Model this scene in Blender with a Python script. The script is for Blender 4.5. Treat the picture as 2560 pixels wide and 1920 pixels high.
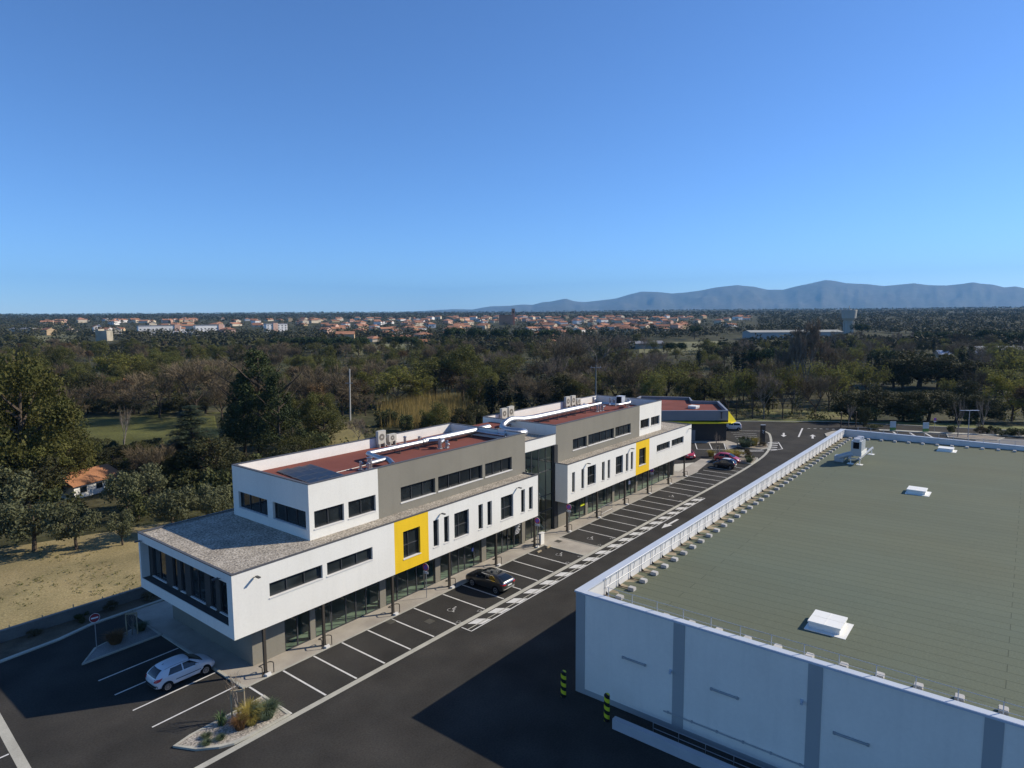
import bpy, bmesh, math, random
from mathutils import Vector, Matrix, noise
from mathutils.bvhtree import BVHTree
R = math.radians
V = Vector
sc = bpy.context.scene
for _o in list(bpy.data.objects):
    bpy.data.objects.remove(_o, do_unlink=True)
COL = sc.collection

# ---------------------------------------------------------------- camera
CAM_H = 24.0
YAW, PITCH, ROLL = R(38.428), R(-6.047), R(-0.377)
FPX = 1639.36                                   # focal length in pixels of a 2560 wide frame
cp, sp = math.cos(PITCH), math.sin(PITCH)
fw = V((cp * math.cos(YAW), cp * math.sin(YAW), sp))
rt = V((math.sin(YAW), -math.cos(YAW), 0))
up = rt.cross(fw)
rt, up = math.cos(ROLL) * rt + math.sin(ROLL) * up, -math.sin(ROLL) * rt + math.cos(ROLL) * up
cam_data = bpy.data.cameras.new('camera')
cam = bpy.data.objects.new('camera', cam_data)
COL.objects.link(cam)
cam.matrix_world = Matrix(((rt.x, up.x, -fw.x, 0), (rt.y, up.y, -fw.y, 0), (rt.z, up.z, -fw.z, CAM_H), (0, 0, 0, 1)))
cam_data.sensor_fit = 'HORIZONTAL'
cam_data.sensor_width = 36
cam_data.lens = FPX / 2560 * 36
cam_data.clip_start = 0.5
cam_data.clip_end = 60000
sc.camera = cam

# ---------------------------------------------------------------- sky and sun
SUN = V((1.26, -0.92, 1.0)).normalized()
world = bpy.data.worlds.new('World')
sc.world = world
world.use_nodes = True
wn = world.node_tree
sky = wn.nodes.new('ShaderNodeTexSky')
sky.sky_type = 'NISHITA'
sky.sun_disc = False
sky.sun_elevation = math.asin(SUN.z)
sky.sun_rotation = math.atan2(SUN.x, SUN.y)
sky.altitude = 0
sky.air_density = 0.75
sky.dust_density = 0.1
sky.ozone_density = 10.0
wn.links.new(sky.outputs[0], wn.nodes['Background'].inputs[0])
wn.nodes['Background'].inputs[1].default_value = 0.15
sun_d = bpy.data.lights.new('sun', 'SUN')
sun_d.energy = 5.0
sun_d.angle = R(0.5)
sun_d.color = (1.0, 0.91, 0.77)
sun = bpy.data.objects.new('sun', sun_d)
COL.objects.link(sun)
sun.rotation_euler = SUN.to_track_quat('Z', 'Y').to_euler()
sun.location = (60, -60, 90)
sc.view_settings.view_transform = 'Standard'
sc.view_settings.look = 'None'
sc.view_settings.exposure = 0.25
sc.view_settings.gamma = 1.0
sc.cycles.max_bounces = 6
sc.cycles.diffuse_bounces = 2
sc.cycles.glossy_bounces = 3
sc.cycles.transparent_max_bounces = 12
sc.cycles.volume_bounces = 0

# ---------------------------------------------------------------- helpers
def ray(dx, dy):
    """direction through a point of the photograph seen 2212 wide"""
    k = 2560 / 2212
    return rt * ((dx * k - 1280) / FPX) - up * ((dy * k - 960) / FPX) + fw

def at(dx, dy, z=0.0):
    v = ray(dx, dy)
    t = (z - CAM_H) / v.z
    return V((0, 0, CAM_H)) + v * t

def pd(dx, dist):
    """ground point at a horizontal depth, in the direction of a picture column"""
    v = ray(dx, 680)
    v.z = 0
    h = V((math.cos(YAW), math.sin(YAW), 0))
    v = v * (dist / v.dot(h))
    return V((v.x, v.y, 0))

MATS = {}
def mat(name, col, rough=0.8, spec=0.3, metal=0.0, vary=0.12, scale=0.6, fine=0.0, fscale=25.0, bump=0.0, bscale=40.0, tint=None, objvar=0.0, coat=0.0, streak=0.0):
    """painted, mineral or metal surface: base colour, broad patches (vary), fine grain (fine), bump"""
    if name in MATS:
        return MATS[name]
    m = bpy.data.materials.new(name)
    m.use_nodes = True
    n = m.node_tree
    b = n.nodes['Principled BSDF']
    b.inputs['Roughness'].default_value = rough
    b.inputs['Specular IOR Level'].default_value = spec
    b.inputs['Metallic'].default_value = metal
    b.inputs['Coat Weight'].default_value = coat
    b.inputs['Coat Roughness'].default_value = 0.05
    geo = n.nodes.new('ShaderNodeNewGeometry')
    src = None
    def noise_mix(cur, sca, amt, det, c2=None):
        t = n.nodes.new('ShaderNodeTexNoise')
        t.inputs['Scale'].default_value = sca
        t.inputs['Detail'].default_value = det
        n.links.new(geo.outputs['Position'], t.inputs['Vector'])
        r = n.nodes.new('ShaderNodeMapRange')
        r.inputs['From Min'].default_value = 0.3
        r.inputs['From Max'].default_value = 0.7
        n.links.new(t.outputs['Fac'], r.inputs['Value'])
        if c2 is not None:
            x = n.nodes.new('ShaderNodeMix'); x.data_type = 'RGBA'
            n.links.new(r.outputs[0], x.inputs[0])
            x.inputs[6].default_value = (*col, 1); x.inputs[7].default_value = (*c2, 1)
            return x.outputs[2]
        r.inputs['To Min'].default_value = 1 - amt
        r.inputs['To Max'].default_value = 1 + amt
        x = n.nodes.new('ShaderNodeMix'); x.data_type = 'RGBA'; x.blend_type = 'MULTIPLY'
        x.inputs[0].default_value = 1
        if cur is None:
            x.inputs[6].default_value = (*col, 1)
        else:
            n.links.new(cur, x.inputs[6])
        n.links.new(r.outputs[0], x.inputs[7])
        return x.outputs[2]
    if tint is not None:
        src = noise_mix(None, scale, 0, 5, tint)
    if vary:
        src = noise_mix(src, scale * 0.7 + 0.01, vary, 4)
    if fine:
        src = noise_mix(src, fscale, fine, 3)
    if streak:                                       # rain marks: noise drawn out down the wall
        mp = n.nodes.new('ShaderNodeMapping'); mp.inputs['Scale'].default_value = (2.2, 2.2, .16)
        n.links.new(geo.outputs['Position'], mp.inputs['Vector'])
        t = n.nodes.new('ShaderNodeTexNoise'); t.inputs['Scale'].default_value = 1.0; t.inputs['Detail'].default_value = 5
        n.links.new(mp.outputs[0], t.inputs['Vector'])
        r = n.nodes.new('ShaderNodeMapRange'); r.inputs['From Min'].default_value = .48; r.inputs['From Max'].default_value = .78
        r.inputs['To Min'].default_value = 1.0; r.inputs['To Max'].default_value = 1 - streak
        n.links.new(t.outputs['Fac'], r.inputs['Value'])
        x = n.nodes.new('ShaderNodeMix'); x.data_type = 'RGBA'; x.blend_type = 'MULTIPLY'; x.inputs[0].default_value = 1
        if src is None: x.inputs[6].default_value = (*col, 1)
        else: n.links.new(src, x.inputs[6])
        n.links.new(r.outputs[0], x.inputs[7]); src = x.outputs[2]
    if objvar:
        oi = n.nodes.new('ShaderNodeObjectInfo')
        r = n.nodes.new('ShaderNodeMapRange')
        r.inputs['To Min'].default_value = 1 - objvar
        r.inputs['To Max'].default_value = 1 + objvar
        n.links.new(oi.outputs['Random'], r.inputs['Value'])
        x = n.nodes.new('ShaderNodeMix'); x.data_type = 'RGBA'; x.blend_type = 'MULTIPLY'
        x.inputs[0].default_value = 1
        if src is None: x.inputs[6].default_value = (*col, 1)
        else: n.links.new(src, x.inputs[6])
        n.links.new(r.outputs[0], x.inputs[7])
        src = x.outputs[2]
    if src is None:
        b.inputs['Base Color'].default_value = (*col, 1)
    else:
        n.links.new(src, b.inputs['Base Color'])
    if bump:
        t = n.nodes.new('ShaderNodeTexNoise')
        t.inputs['Scale'].default_value = bscale
        t.inputs['Detail'].default_value = 3
        n.links.new(geo.outputs['Position'], t.inputs['Vector'])
        bp = n.nodes.new('ShaderNodeBump')
        bp.inputs['Strength'].default_value = bump
        bp.inputs['Distance'].default_value = 0.05
        n.links.new(t.outputs['Fac'], bp.inputs['Height'])
        n.links.new(bp.outputs[0], b.inputs['Normal'])
    MATS[name] = m
    return m

def leaf_mat(name, c1, c2, var=0.25, trans=0.25, pos=0.5):
    if name in MATS:
        return MATS[name]
    m = bpy.data.materials.new(name)
    m.use_nodes = True
    n = m.node_tree
    b = n.nodes['Principled BSDF']
    b.inputs['Roughness'].default_value = 0.75
    b.inputs['Specular IOR Level'].default_value = 0.135
    oi = n.nodes.new('ShaderNodeObjectInfo')
    geo = n.nodes.new('ShaderNodeNewGeometry')
    t = n.nodes.new('ShaderNodeTexNoise')
    t.inputs['Scale'].default_value = pos
    t.inputs['Detail'].default_value = 5
    n.links.new(geo.outputs['Position'], t.inputs['Vector'])
    rr = n.nodes.new('ShaderNodeMapRange')
    rr.inputs['From Min'].default_value = 0.3; rr.inputs['From Max'].default_value = 0.7
    n.links.new(t.outputs['Fac'], rr.inputs['Value'])
    x = n.nodes.new('ShaderNodeMix'); x.data_type = 'RGBA'
    n.links.new(rr.outputs[0], x.inputs[0])
    x.inputs[6].default_value = (*c1, 1); x.inputs[7].default_value = (*c2, 1)
    r = n.nodes.new('ShaderNodeMapRange')
    r.inputs['To Min'].default_value = 1 - var; r.inputs['To Max'].default_value = 1 + var
    n.links.new(oi.outputs['Random'], r.inputs['Value'])
    y = n.nodes.new('ShaderNodeMix'); y.data_type = 'RGBA'; y.blend_type = 'MULTIPLY'
    y.inputs[0].default_value = 1
    n.links.new(x.outputs[2], y.inputs[6]); n.links.new(r.outputs[0], y.inputs[7])
    n.links.new(y.outputs[2], b.inputs['Base Color'])
    if trans:
        tr = n.nodes.new('ShaderNodeBsdfTranslucent')
        n.links.new(y.outputs[2], tr.inputs['Color'])
        mx = n.nodes.new('ShaderNodeMixShader')
        mx.inputs[0].default_value = trans
        n.links.new(b.outputs[0], mx.inputs[1]); n.links.new(tr.outputs[0], mx.inputs[2])
        n.links.new(mx.outputs[0], n.nodes['Material Output'].inputs['Surface'])
    MATS[name] = m
    return m

def org(o):
    p = V((0, 0, 0))
    while o is not None:
        p += o.location
        o = o.parent
    return p

class MB:
    """collects faces, then links them as one mesh object"""
    def __init__(self):
        self.v, self.f, self.m = [], [], []
    def face(self, pts, mi=0):
        i = len(self.v)
        self.v += [tuple(p) for p in pts]
        self.f.append(tuple(range(i, i + len(pts))))
        self.m.append(mi)
    def box(self, x0, x1, y0, y1, z0, z1, mi=0):
        i = len(self.v)
        self.v += [(x0, y0, z0), (x1, y0, z0), (x1, y1, z0), (x0, y1, z0), (x0, y0, z1), (x1, y0, z1), (x1, y1, z1), (x0, y1, z1)]
        for q in ((0, 3, 2, 1), (4, 5, 6, 7), (0, 1, 5, 4), (1, 2, 6, 5), (2, 3, 7, 6), (3, 0, 4, 7)):
            self.f.append(tuple(i + k for k in q)); self.m.append(mi)
    def obox(self, c, ax, ay, az, mi=0):
        """box by centre and three half-axis vectors"""
        c, ax, ay, az = V(c), V(ax), V(ay), V(az)
        i = len(self.v)
        for sx, sy, sz in ((-1, -1, -1), (1, -1, -1), (1, 1, -1), (-1, 1, -1), (-1, -1, 1), (1, -1, 1), (1, 1, 1), (-1, 1, 1)):
            self.v.append(tuple(c + sx * ax + sy * ay + sz * az))
        for q in ((0, 3, 2, 1), (4, 5, 6, 7), (0, 1, 5, 4), (1, 2, 6, 5), (2, 3, 7, 6), (3, 0, 4, 7)):
            self.f.append(tuple(i + k for k in q)); self.m.append(mi)
    def prism(self, pts, z0, z1, mi=0, top=True):
        n = len(pts); i = len(self.v)
        self.v += [(p[0], p[1], z0) for p in pts] + [(p[0], p[1], z1) for p in pts]
        for k in range(n):
            a, b = k, (k + 1) % n
            self.f.append((i + a, i + b, i + n + b, i + n + a)); self.m.append(mi)
        if top:
            self.f.append(tuple(i + n + k for k in range(n))); self.m.append(mi)
            self.f.append(tuple(i + k for k in reversed(range(n)))); self.m.append(mi)
    def tube(self, path, r, n=8, mi=0, cap=True):
        path = [V(p) for p in path]
        rr = r if isinstance(r, (list, tuple)) else [r] * len(path)
        i0 = len(self.v); prev = None
        for k, p in enumerate(path):
            if k == 0: t = path[1] - path[0]
            elif k == len(path) - 1: t = path[-1] - path[-2]
            else: t = (path[k + 1] - p).normalized() + (p - path[k - 1]).normalized()
            t = t.normalized() if t.length > 1e-9 else V((0, 0, 1))
            if prev is None:
                a = t.orthogonal().normalized()
            else:
                a = prev - t * prev.dot(t)
                a = a.normalized() if a.length > 1e-6 else t.orthogonal().normalized()
            prev = a
            b = t.cross(a)
            for j in range(n):
                an = 2 * math.pi * j / n
                self.v.append(tuple(p + (a * math.cos(an) + b * math.sin(an)) * rr[k]))
        for k in range(len(path) - 1):
            for j in range(n):
                j2 = (j + 1) % n
                q = i0 + k * n
                self.f.append((q + j, q + j2, q + n + j2, q + n + j)); self.m.append(mi)
        if cap:
            self.f.append(tuple(i0 + j for j in reversed(range(n)))); self.m.append(mi)
            q = i0 + (len(path) - 1) * n
            self.f.append(tuple(q + j for j in range(n))); self.m.append(mi)
    def disc(self, c, u, w, r, n=24, mi=0):
        c, u, w = V(c), V(u), V(w)
        self.face([c + (u * math.cos(2 * math.pi * k / n) + w * math.sin(2 * math.pi * k / n)) * r for k in range(n)], mi)
    def ring(self, c, u, w, r0, r1, n=28, mi=0, a0=0.0, a1=2 * math.pi):
        c, u, w = V(c), V(u), V(w)
        for k in range(n):
            p, q = a0 + (a1 - a0) * k / n, a0 + (a1 - a0) * (k + 1) / n
            d0, d1 = u * math.cos(p) + w * math.sin(p), u * math.cos(q) + w * math.sin(q)
            self.face([c + d0 * r0, c + d0 * r1, c + d1 * r1, c + d1 * r0], mi)
    def wall(self, o, u, L, z0, z1, holes, nin, depth, mi=0, rmi=None):
        """flat wall from o along u; holes (a0,a1,z0,z1) get reveals running in along nin"""
        o, u, nin = V(o), V(u), V(nin)
        rmi = mi if rmi is None else rmi
        P = lambda a, z, d=0: o + u * a + V((0, 0, z - o.z)) + nin * d
        xs = sorted({0, L, *[h[0] for h in holes], *[h[1] for h in holes]})
        zs = sorted({z0, z1, *[h[2] for h in holes], *[h[3] for h in holes]})
        for xa, xb in zip(xs, xs[1:]):
            for za, zb in zip(zs, zs[1:]):
                mx, mz = (xa + xb) / 2, (za + zb) / 2
                if any(h[0] < mx < h[1] and h[2] < mz < h[3] for h in holes):
                    continue
                self.face([P(xa, za), P(xb, za), P(xb, zb), P(xa, zb)], mi)
        for a0, a1, b0, b1 in holes:
            for pa, pb in (((a0, b0), (a1, b0)), ((a1, b0), (a1, b1)), ((a1, b1), (a0, b1)), ((a0, b1), (a0, b0))):
                self.face([P(*pa), P(*pb), P(*pb, depth), P(*pa, depth)], rmi)
    def build(self, name, mats, parent=None, smooth=False, kind=None):
        o0 = org(parent) if parent is not None else V((0, 0, 0))
        me = bpy.data.meshes.new(name)
        me.from_pydata([(p[0] - o0.x, p[1] - o0.y, p[2] - o0.z) for p in self.v], [], self.f)
        for mm in (mats if isinstance(mats, (list, tuple)) else [mats]):
            me.materials.append(mm)
        me.polygons.foreach_set('material_index', self.m)
        if smooth:
            me.polygons.foreach_set('use_smooth', [True] * len(self.f))
        me.update()
        o = bpy.data.objects.new(name, me)
        COL.objects.link(o)
        if parent is not None:
            o.parent = parent
        if kind:
            o['kind'] = kind
        return o

def thing(name, label, cat, loc=(0, 0, 0), group=None):
    o = bpy.data.objects.new(name, None)
    o.empty_display_size = 0.3
    COL.objects.link(o)
    o.location = loc
    o['label'] = label; o['category'] = cat
    if group: o['group'] = group
    return o

def tag(o, label, cat, group=None):
    o['label'] = label; o['category'] = cat
    if group: o['group'] = group
    return o

def dup(root, loc, rz=0.0, label=None, scale=None, group=None):
    r = root.copy(); COL.objects.link(r)
    r.location = loc; r.rotation_euler = (0, 0, rz)
    if scale: r.scale = scale
    if label: r['label'] = label
    if group: r['group'] = group
    for ch in list(root.children):
        c = ch.copy(); COL.objects.link(c); c.parent = r
        for g in ch.children:
            d = g.copy(); COL.objects.link(d); d.parent = c
    return r

def fillet(path, rad, n=5):
    """round the corners of a polyline"""
    path = [V(p) for p in path]
    out = [path[0]]
    for a, b, c in zip(path, path[1:], path[2:]):
        d0, d1 = (a - b), (c - b)
        k = min(rad, d0.length * 0.49, d1.length * 0.49)
        p, q = b + d0.normalized() * k, b + d1.normalized() * k
        for j in range(n + 1):
            t = j / n
            out.append((1 - t) ** 2 * p + 2 * t * (1 - t) * b + t * t * q)
    out.append(path[-1])
    return out

def smooth01(a, b, x):
    t = min(1.0, max(0.0, (x - a) / (b - a)))
    return t * t * (3 - 2 * t)

# ---------------------------------------------------------------- terrain height
def T(x, y):
    d = math.hypot(x, y)
    low = -1.0 * smooth01(58.85, 59.4, y) * (1 - smooth01(60, 90, x))
    s = (x - 139) * 0.84 + (y - 55) * 0.54      # beyond the far road
    low = min(low, -1.0 * smooth01(4, 14, s)) if y > -80 else low
    far = 3 * smooth01(500, 900, d) + 11 * smooth01(900, 1700, d) + 13 * smooth01(1700, 3000, d) + 16 * smooth01(3000, 4600, d)
    far += (2.5 * noise.noise((x / 420, y / 420, 3)) + 1.0 * noise.noise((x / 130, y / 130, 9))) * smooth01(600, 1500, d)
    far += 5 * noise.noise((x / 900, y / 900, 5)) * smooth01(2400, 4000, d)
    return low + far
# ================================================================ materials
asphalt = mat('asphalt', (0.038, 0.0358, 0.031), 0.95, 0.12, vary=0.28, scale=0.35, fine=0.22, fscale=9, bump=0.25, bscale=30, tint=(0.045, 0.041, 0.035))
asphalt_far = mat('asphalt_far', (0.075, 0.074, 0.072), 0.9, 0.25, vary=0.14, scale=0.2, fine=0.1, fscale=3)
concrete = mat('concrete', (0.40, 0.36, 0.29), 0.85, 0.25, vary=0.14, scale=0.7, fine=0.1, fscale=14, tint=(0.34, 0.30, 0.245))
kerb_mat = mat('kerb_concrete', (0.40, 0.38, 0.31), 0.85, vary=0.15, scale=1.1, fine=0.1, fscale=12)
paint = mat('road_paint', (0.60, 0.58, 0.53), 0.7, vary=0.12, scale=2.5, fine=0.12, fscale=20)
white = mat('white_render', (0.75, 0.725, 0.645), 0.9, 0.2, streak=0.05, vary=0.03, scale=0.4, fine=0.025, fscale=6)
cream_parapet = mat('parapet_render', (0.76, 0.73, 0.66), 0.9, 0.2, vary=0.05, scale=0.8, fine=0.04, fscale=7)
grey = mat('grey_render', (0.225, 0.208, 0.165), 0.9, 0.2, streak=0.06, vary=0.05, scale=0.5, fine=0.05, fscale=8)
yellow = mat('yellow_render', (0.80, 0.51, 0.018), 0.85, 0.2, streak=0.08, vary=0.04, scale=0.6)
coping = mat('dark_coping', (0.085, 0.083, 0.082), 0.55, 0.4, vary=0.08, scale=1.0)
frame_mat = mat('window_frame', (0.05, 0.052, 0.054), 0.5, 0.4, vary=0.05)
sill_mat = mat('stone_sill', (0.66, 0.64, 0.59), 0.8, vary=0.06, scale=2)
gravel = mat('gravel', (0.40, 0.355, 0.285), 0.95, 0.1, vary=0.1, scale=0.8, fine=0.68, fscale=7, bump=0.9, bscale=9, tint=(0.28, 0.245, 0.195))
redroof = mat('red_membrane', (0.19, 0.068, 0.052), 0.95, 0.08, vary=0.14, scale=0.3, fine=0.12, fscale=14)
alu = mat('galvanised_metal', (0.46, 0.46, 0.455), 0.42, 0.5, metal=1.0, vary=0.08, scale=1.5)
steel = mat('painted_steel', (0.055, 0.046, 0.034), 0.5, 0.4, vary=0.05)
post_mat = mat('grey_post', (0.36, 0.36, 0.36), 0.5, 0.4, metal=0.6, vary=0.05)
ac_mat = mat('cream_casing', (0.50, 0.475, 0.40), 0.6, 0.3, vary=0.05)
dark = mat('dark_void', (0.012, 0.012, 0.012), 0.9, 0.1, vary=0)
fan_mat = mat('fan_grille', (0.17, 0.155, 0.125), 0.7, vary=0)
wh_panel = mat('pale_cladding', (0.83, 0.76, 0.65), 0.75, 0.25, streak=0.05, vary=0.04, scale=0.5, fine=0.02, fscale=6)
wh_pil = mat('grey_cladding', (0.36, 0.36, 0.34), 0.75, 0.25, vary=0.03, scale=0.5)
wh_trim = mat('pale_metal_trim', (0.50, 0.535, 0.57), 0.45, 0.4, vary=0.04, scale=0.8)
rail_mat = mat('rail_metal', (0.46, 0.47, 0.48), 0.5, 0.4, metal=0.2, vary=0.04)
block_mat = mat('ballast_concrete', (0.46, 0.44, 0.40), 0.9, vary=0.12, scale=2, objvar=0.1)
wood = mat('stake_wood', (0.38, 0.31, 0.20), 0.85, vary=0.15, scale=4)
skyl = mat('skylight_shell', (0.80, 0.78, 0.70), 0.5, 0.3, vary=0.04)
bark = mat('bark', (0.085, 0.066, 0.048), 0.95, 0.1, vary=0.25, scale=3)
pale_bark = mat('pale_bark', (0.20, 0.175, 0.145), 0.95, 0.1, vary=0.25, scale=3)

def roof_sheet_mat():
    """green-grey roofing felt laid in metre-wide sheets with dark laps"""
    m = mat('green_roofing', (0.130, 0.138, 0.088), 0.92, 0.18, vary=0.06, scale=0.07, fine=0.10, fscale=10, tint=(0.124, 0.145, 0.102))
    n = m.node_tree
    b = n.nodes['Principled BSDF']
    cur = b.inputs['Base Color'].links[0].from_socket
    geo = n.nodes.new('ShaderNodeNewGeometry')
    mp = n.nodes.new('ShaderNodeMapping')
    mp.inputs['Rotation'].default_value = (0, 0, R(90))
    n.links.new(geo.outputs['Position'], mp.inputs['Vector'])
    br = n.nodes.new('ShaderNodeTexBrick')
    br.inputs['Scale'].default_value = 1.0
    br.inputs['Brick Width'].default_value = 34.0
    br.inputs['Row Height'].default_value = 0.92
    br.inputs['Mortar Size'].default_value = 0.028
    br.inputs['Mortar Smooth'].default_value = 0.6
    br.inputs['Color1'].default_value = (0.965, 0.965, 0.965, 1)
    br.inputs['Color2'].default_value = (1.035, 1.035, 1.035, 1)
    br.inputs['Mortar'].default_value = (0.55, 0.55, 0.55, 1)
    n.links.new(mp.outputs[0], br.inputs['Vector'])
    x = n.nodes.new('ShaderNodeMix'); x.data_type = 'RGBA'; x.blend_type = 'MULTIPLY'
    x.inputs[0].default_value = 1
    n.links.new(cur, x.inputs[6]); n.links.new(br.outputs['Color'], x.inputs[7])
    n.links.new(x.outputs[2], b.inputs['Base Color'])
    return m
green_roof = roof_sheet_mat()

def glass_mat(name, tint, trans, rough=0.02):
    """window glass: part see-through (tinted), part mirror by viewing angle"""
    m = bpy.data.materials.new(name); m.use_nodes = True
    n = m.node_tree; n.nodes.remove(n.nodes['Principled BSDF'])
    tr = n.nodes.new('ShaderNodeBsdfTransparent'); tr.inputs[0].default_value = (*tint, 1)
    gl = n.nodes.new('ShaderNodeBsdfGlossy'); gl.inputs['Roughness'].default_value = rough
    gl.inputs[0].default_value = (0.9, 0.95, 0.95, 1)
    fr = n.nodes.new('ShaderNodeLayerWeight'); fr.inputs[0].default_value = .5
    pw = n.nodes.new('ShaderNodeMath'); pw.operation = 'POWER'; pw.inputs[1].default_value = 4.0
    n.links.new(fr.outputs['Facing'], pw.inputs[0])
    mu = n.nodes.new('ShaderNodeMath'); mu.operation = 'MULTIPLY_ADD'
    mu.inputs[1].default_value = .9; mu.inputs[2].default_value = trans
    n.links.new(pw.outputs[0], mu.inputs[0])
    mx = n.nodes.new('ShaderNodeMixShader')
    n.links.new(mu.outputs[0], mx.inputs[0]); n.links.new(tr.outputs[0], mx.inputs[1]); n.links.new(gl.outputs[0], mx.inputs[2])
    n.links.new(mx.outputs[0], n.nodes['Material Output'].inputs['Surface'])
    return m
shop_glass = glass_mat('shop_glass', (0.62, 0.70, 0.64), 0.06)
pane_mat = mat('dark_pane', (0.017, 0.021, 0.022), 0.06, 0.5, vary=0.5, scale=0.9, objvar=.6)

# ================================================================ ground and roads
def terrain():
    def axis(lo, hi, extra=()):
        s = {0.0, *extra}
        x = 0.0; st = 4.0
        while x < hi:
            x += st; s.add(round(x, 2)); st = 4.0 if x < 200 else st * 1.11
        x = 0.0; st = 6.0
        while x > lo:
            x -= st; s.add(round(x, 2)); st *= 1.25
        return sorted(s)
    xs = axis(-3500, 9500)
    ys = axis(-6500, 9500, (58.7, 58.9, 59.1, 59.3, 59.5, 60.5))
    vs = [(x, y, T(x, y) - 0.03) for x in xs for y in ys]
    ny = len(ys)
    fs = [(i * ny + j, (i + 1) * ny + j, (i + 1) * ny + j + 1, i * ny + j + 1) for i in range(len(xs) - 1) for j in range(ny - 1)]
    me = bpy.data.meshes.new('ground'); me.from_pydata(vs, [], fs)
    me.polygons.foreach_set('use_smooth', [True] * len(fs))
    m = mat('earth', (0.075, 0.066, 0.034), 0.95, 0.1, vary=0.4, scale=0.05, fine=0.45, fscale=0.9, tint=(0.044, 0.048, 0.020))
    me.materials.append(m)
    o = bpy.data.objects.new('ground', me); COL.objects.link(o); o['kind'] = 'structure'
terrain()

def sheet(name, pts, m, z=0.0, follow=False):
    b = MB(); b.face([(p[0], p[1], (T(p[0], p[1]) if follow else 0) + z) for p in pts])
    return b.build(name, m, kind='structure')

sheet('asphalt', [(-40, -60), (178, -60), (172, -20), (165.9, .4), (158, 26.7), (156.3, 32.2), (143.8, 51), (137, 60), (100, 60), (100, 56.6), (-40, 56.6)], asphalt, 0.0)
def strip(name, path, w, z, m, kind='structure', h=0.0):
    """flat band or low kerb along a path"""
    b = MB()
    P = [V((p[0], p[1], 0)) for p in path]
    L, Rr = [], []
    for k, p in enumerate(P):
        t = (P[min(k + 1, len(P) - 1)] - P[max(k - 1, 0)]).normalized()
        nrm = V((-t.y, t.x, 0))
        L.append(p + nrm * w / 2); Rr.append(p - nrm * w / 2)
    for k in range(len(P) - 1):
        a, c, d, e = Rr[k], Rr[k + 1], L[k + 1], L[k]
        b.face([V((q.x, q.y, z + h)) for q in (a, c, d, e)])
        if h:
            b.face([(a.x, a.y, z), (c.x, c.y, z), (c.x, c.y, z + h), (a.x, a.y, z + h)])
            b.face([(d.x, d.y, z), (e.x, e.y, z), (e.x, e.y, z + h), (d.x, d.y, z + h)])
    if h:
        for a, e in ((Rr[0], L[0]), (Rr[-1], L[-1])):
            b.face([(a.x, a.y, z), (e.x, e.y, z), (e.x, e.y, z + h), (a.x, a.y, z + h)])
    return b.build(name, m, kind=kind)

curve = fillet([(8, 33.55, 0), (100, 33.6, 0), (112, 34.3, 0), (120, 35.8, 0), (127.5, 38.0, 0), (133.5, 40.2, 0), (135.5, 41.9, 0)], 9, 5)
strip('gutter', curve, 0.42, 0.006, kerb_mat)
strip('gutter', [(9.95, 50.5), (9.55, 44), (9.2, 38), (9.0, 30)], 0.5, 0.006, kerb_mat)
# pavement along both blocks, round the left end, and the crossing between the blocks
sheet('pavement', [(20.62, 38.72), (54.0, 38.78), (54.0, 33.78), (57.0, 33.78), (57.0, 38.82), (94.5, 38.9), (103.6, 40.2), (103.0, 41.9), (92.4, 41.0), (92.4, 56), (20.74, 56.5)], concrete, 0.012)
sheet('ramp', [(92.43, 41.05), (99.8, 41.65), (96.0, 44.3), (92.43, 44.6)], mat('pale_concrete', (0.50, 0.47, 0.38), 0.9, vary=.08, scale=.6), 0.014)
sheet('pavement', [(112.9, 41.0), (116.4, 40.5), (119.4, 41.7), (121.4, 44.4), (116.5, 50.5), (113, 56), (111.5, 56), (115.3, 48.1), (118.3, 43.8)], concrete, 0.012)
kb = MB()
kb.box(20.52, 20.72, 38.7, 50.25, 0.0, 0.10)
kb.box(20.74, 53.98, 38.66, 38.80, 0.0, 0.035)
kb.box(57.02, 94.4, 38.72, 38.84, 0.0, 0.035)
kb.box(53.9, 54.04, 33.8, 38.64, 0.0, 0.06)
kb.box(56.95, 57.08, 33.8, 38.7, 0.0, 0.045)
kb.build('kerb', kerb_mat, kind='structure')
strip('kerb', [(-5, 55.0), (8, 55.1), (11.8, 55.35), (15.5, 55.75), (18, 56.55), (23.4, 56.7), (60, 56.9)], 0.32, 0.0, kerb_mat, h=0.1)
sheet('planting_bed', [(-5, 55.2), (11.8, 55.55), (15.5, 55.95), (18, 56.75), (23.4, 56.9), (60, 57.1), (60, 58.6), (-5, 58.6)], mat('bed_soil', (0.11, 0.085, 0.055), 0.95, vary=0.3, scale=1.2, fine=0.2, fscale=8), 0.02)

mk = MB()
def bar(x0, y0, x1, y1, w, z=0.010):
    a, c = V((x0, y0, z)), V((x1, y1, z)); t = (c - a).normalized(); nn = V((-t.y, t.x, 0)) * w / 2
    mk.face([a - nn, c - nn, c + nn, a + nn])
ST = [20.95, 23.42, 25.85, 28.27, 30.68, 33.05, 35.48, 38.88, 41.35, 43.76, 46.2, 48.68, 51.1]
for x in ST: bar(x, 33.85, x - 0.02, 38.6, 0.13)
ST2 = [60.5, 62.95, 65.4, 67.85, 70.3, 72.75, 75.2, 77.6, 81.0, 83.45, 85.9, 88.35, 90.8, 93.25, 95.7, 98.15, 100.6]
for x in ST2: bar(x, 33.9, x, 38.65 if x < 95 else 38.5, 0.12)
for yy in (47.3, 44.65, 41.95, 39.28): bar(15.15, yy - .08, 20.45, yy + .1, 0.12)
bar(9.2, 43.0, 4.0, 42.9, .12); bar(9.2, 40.4, 4.0, 40.3, .12)
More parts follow.
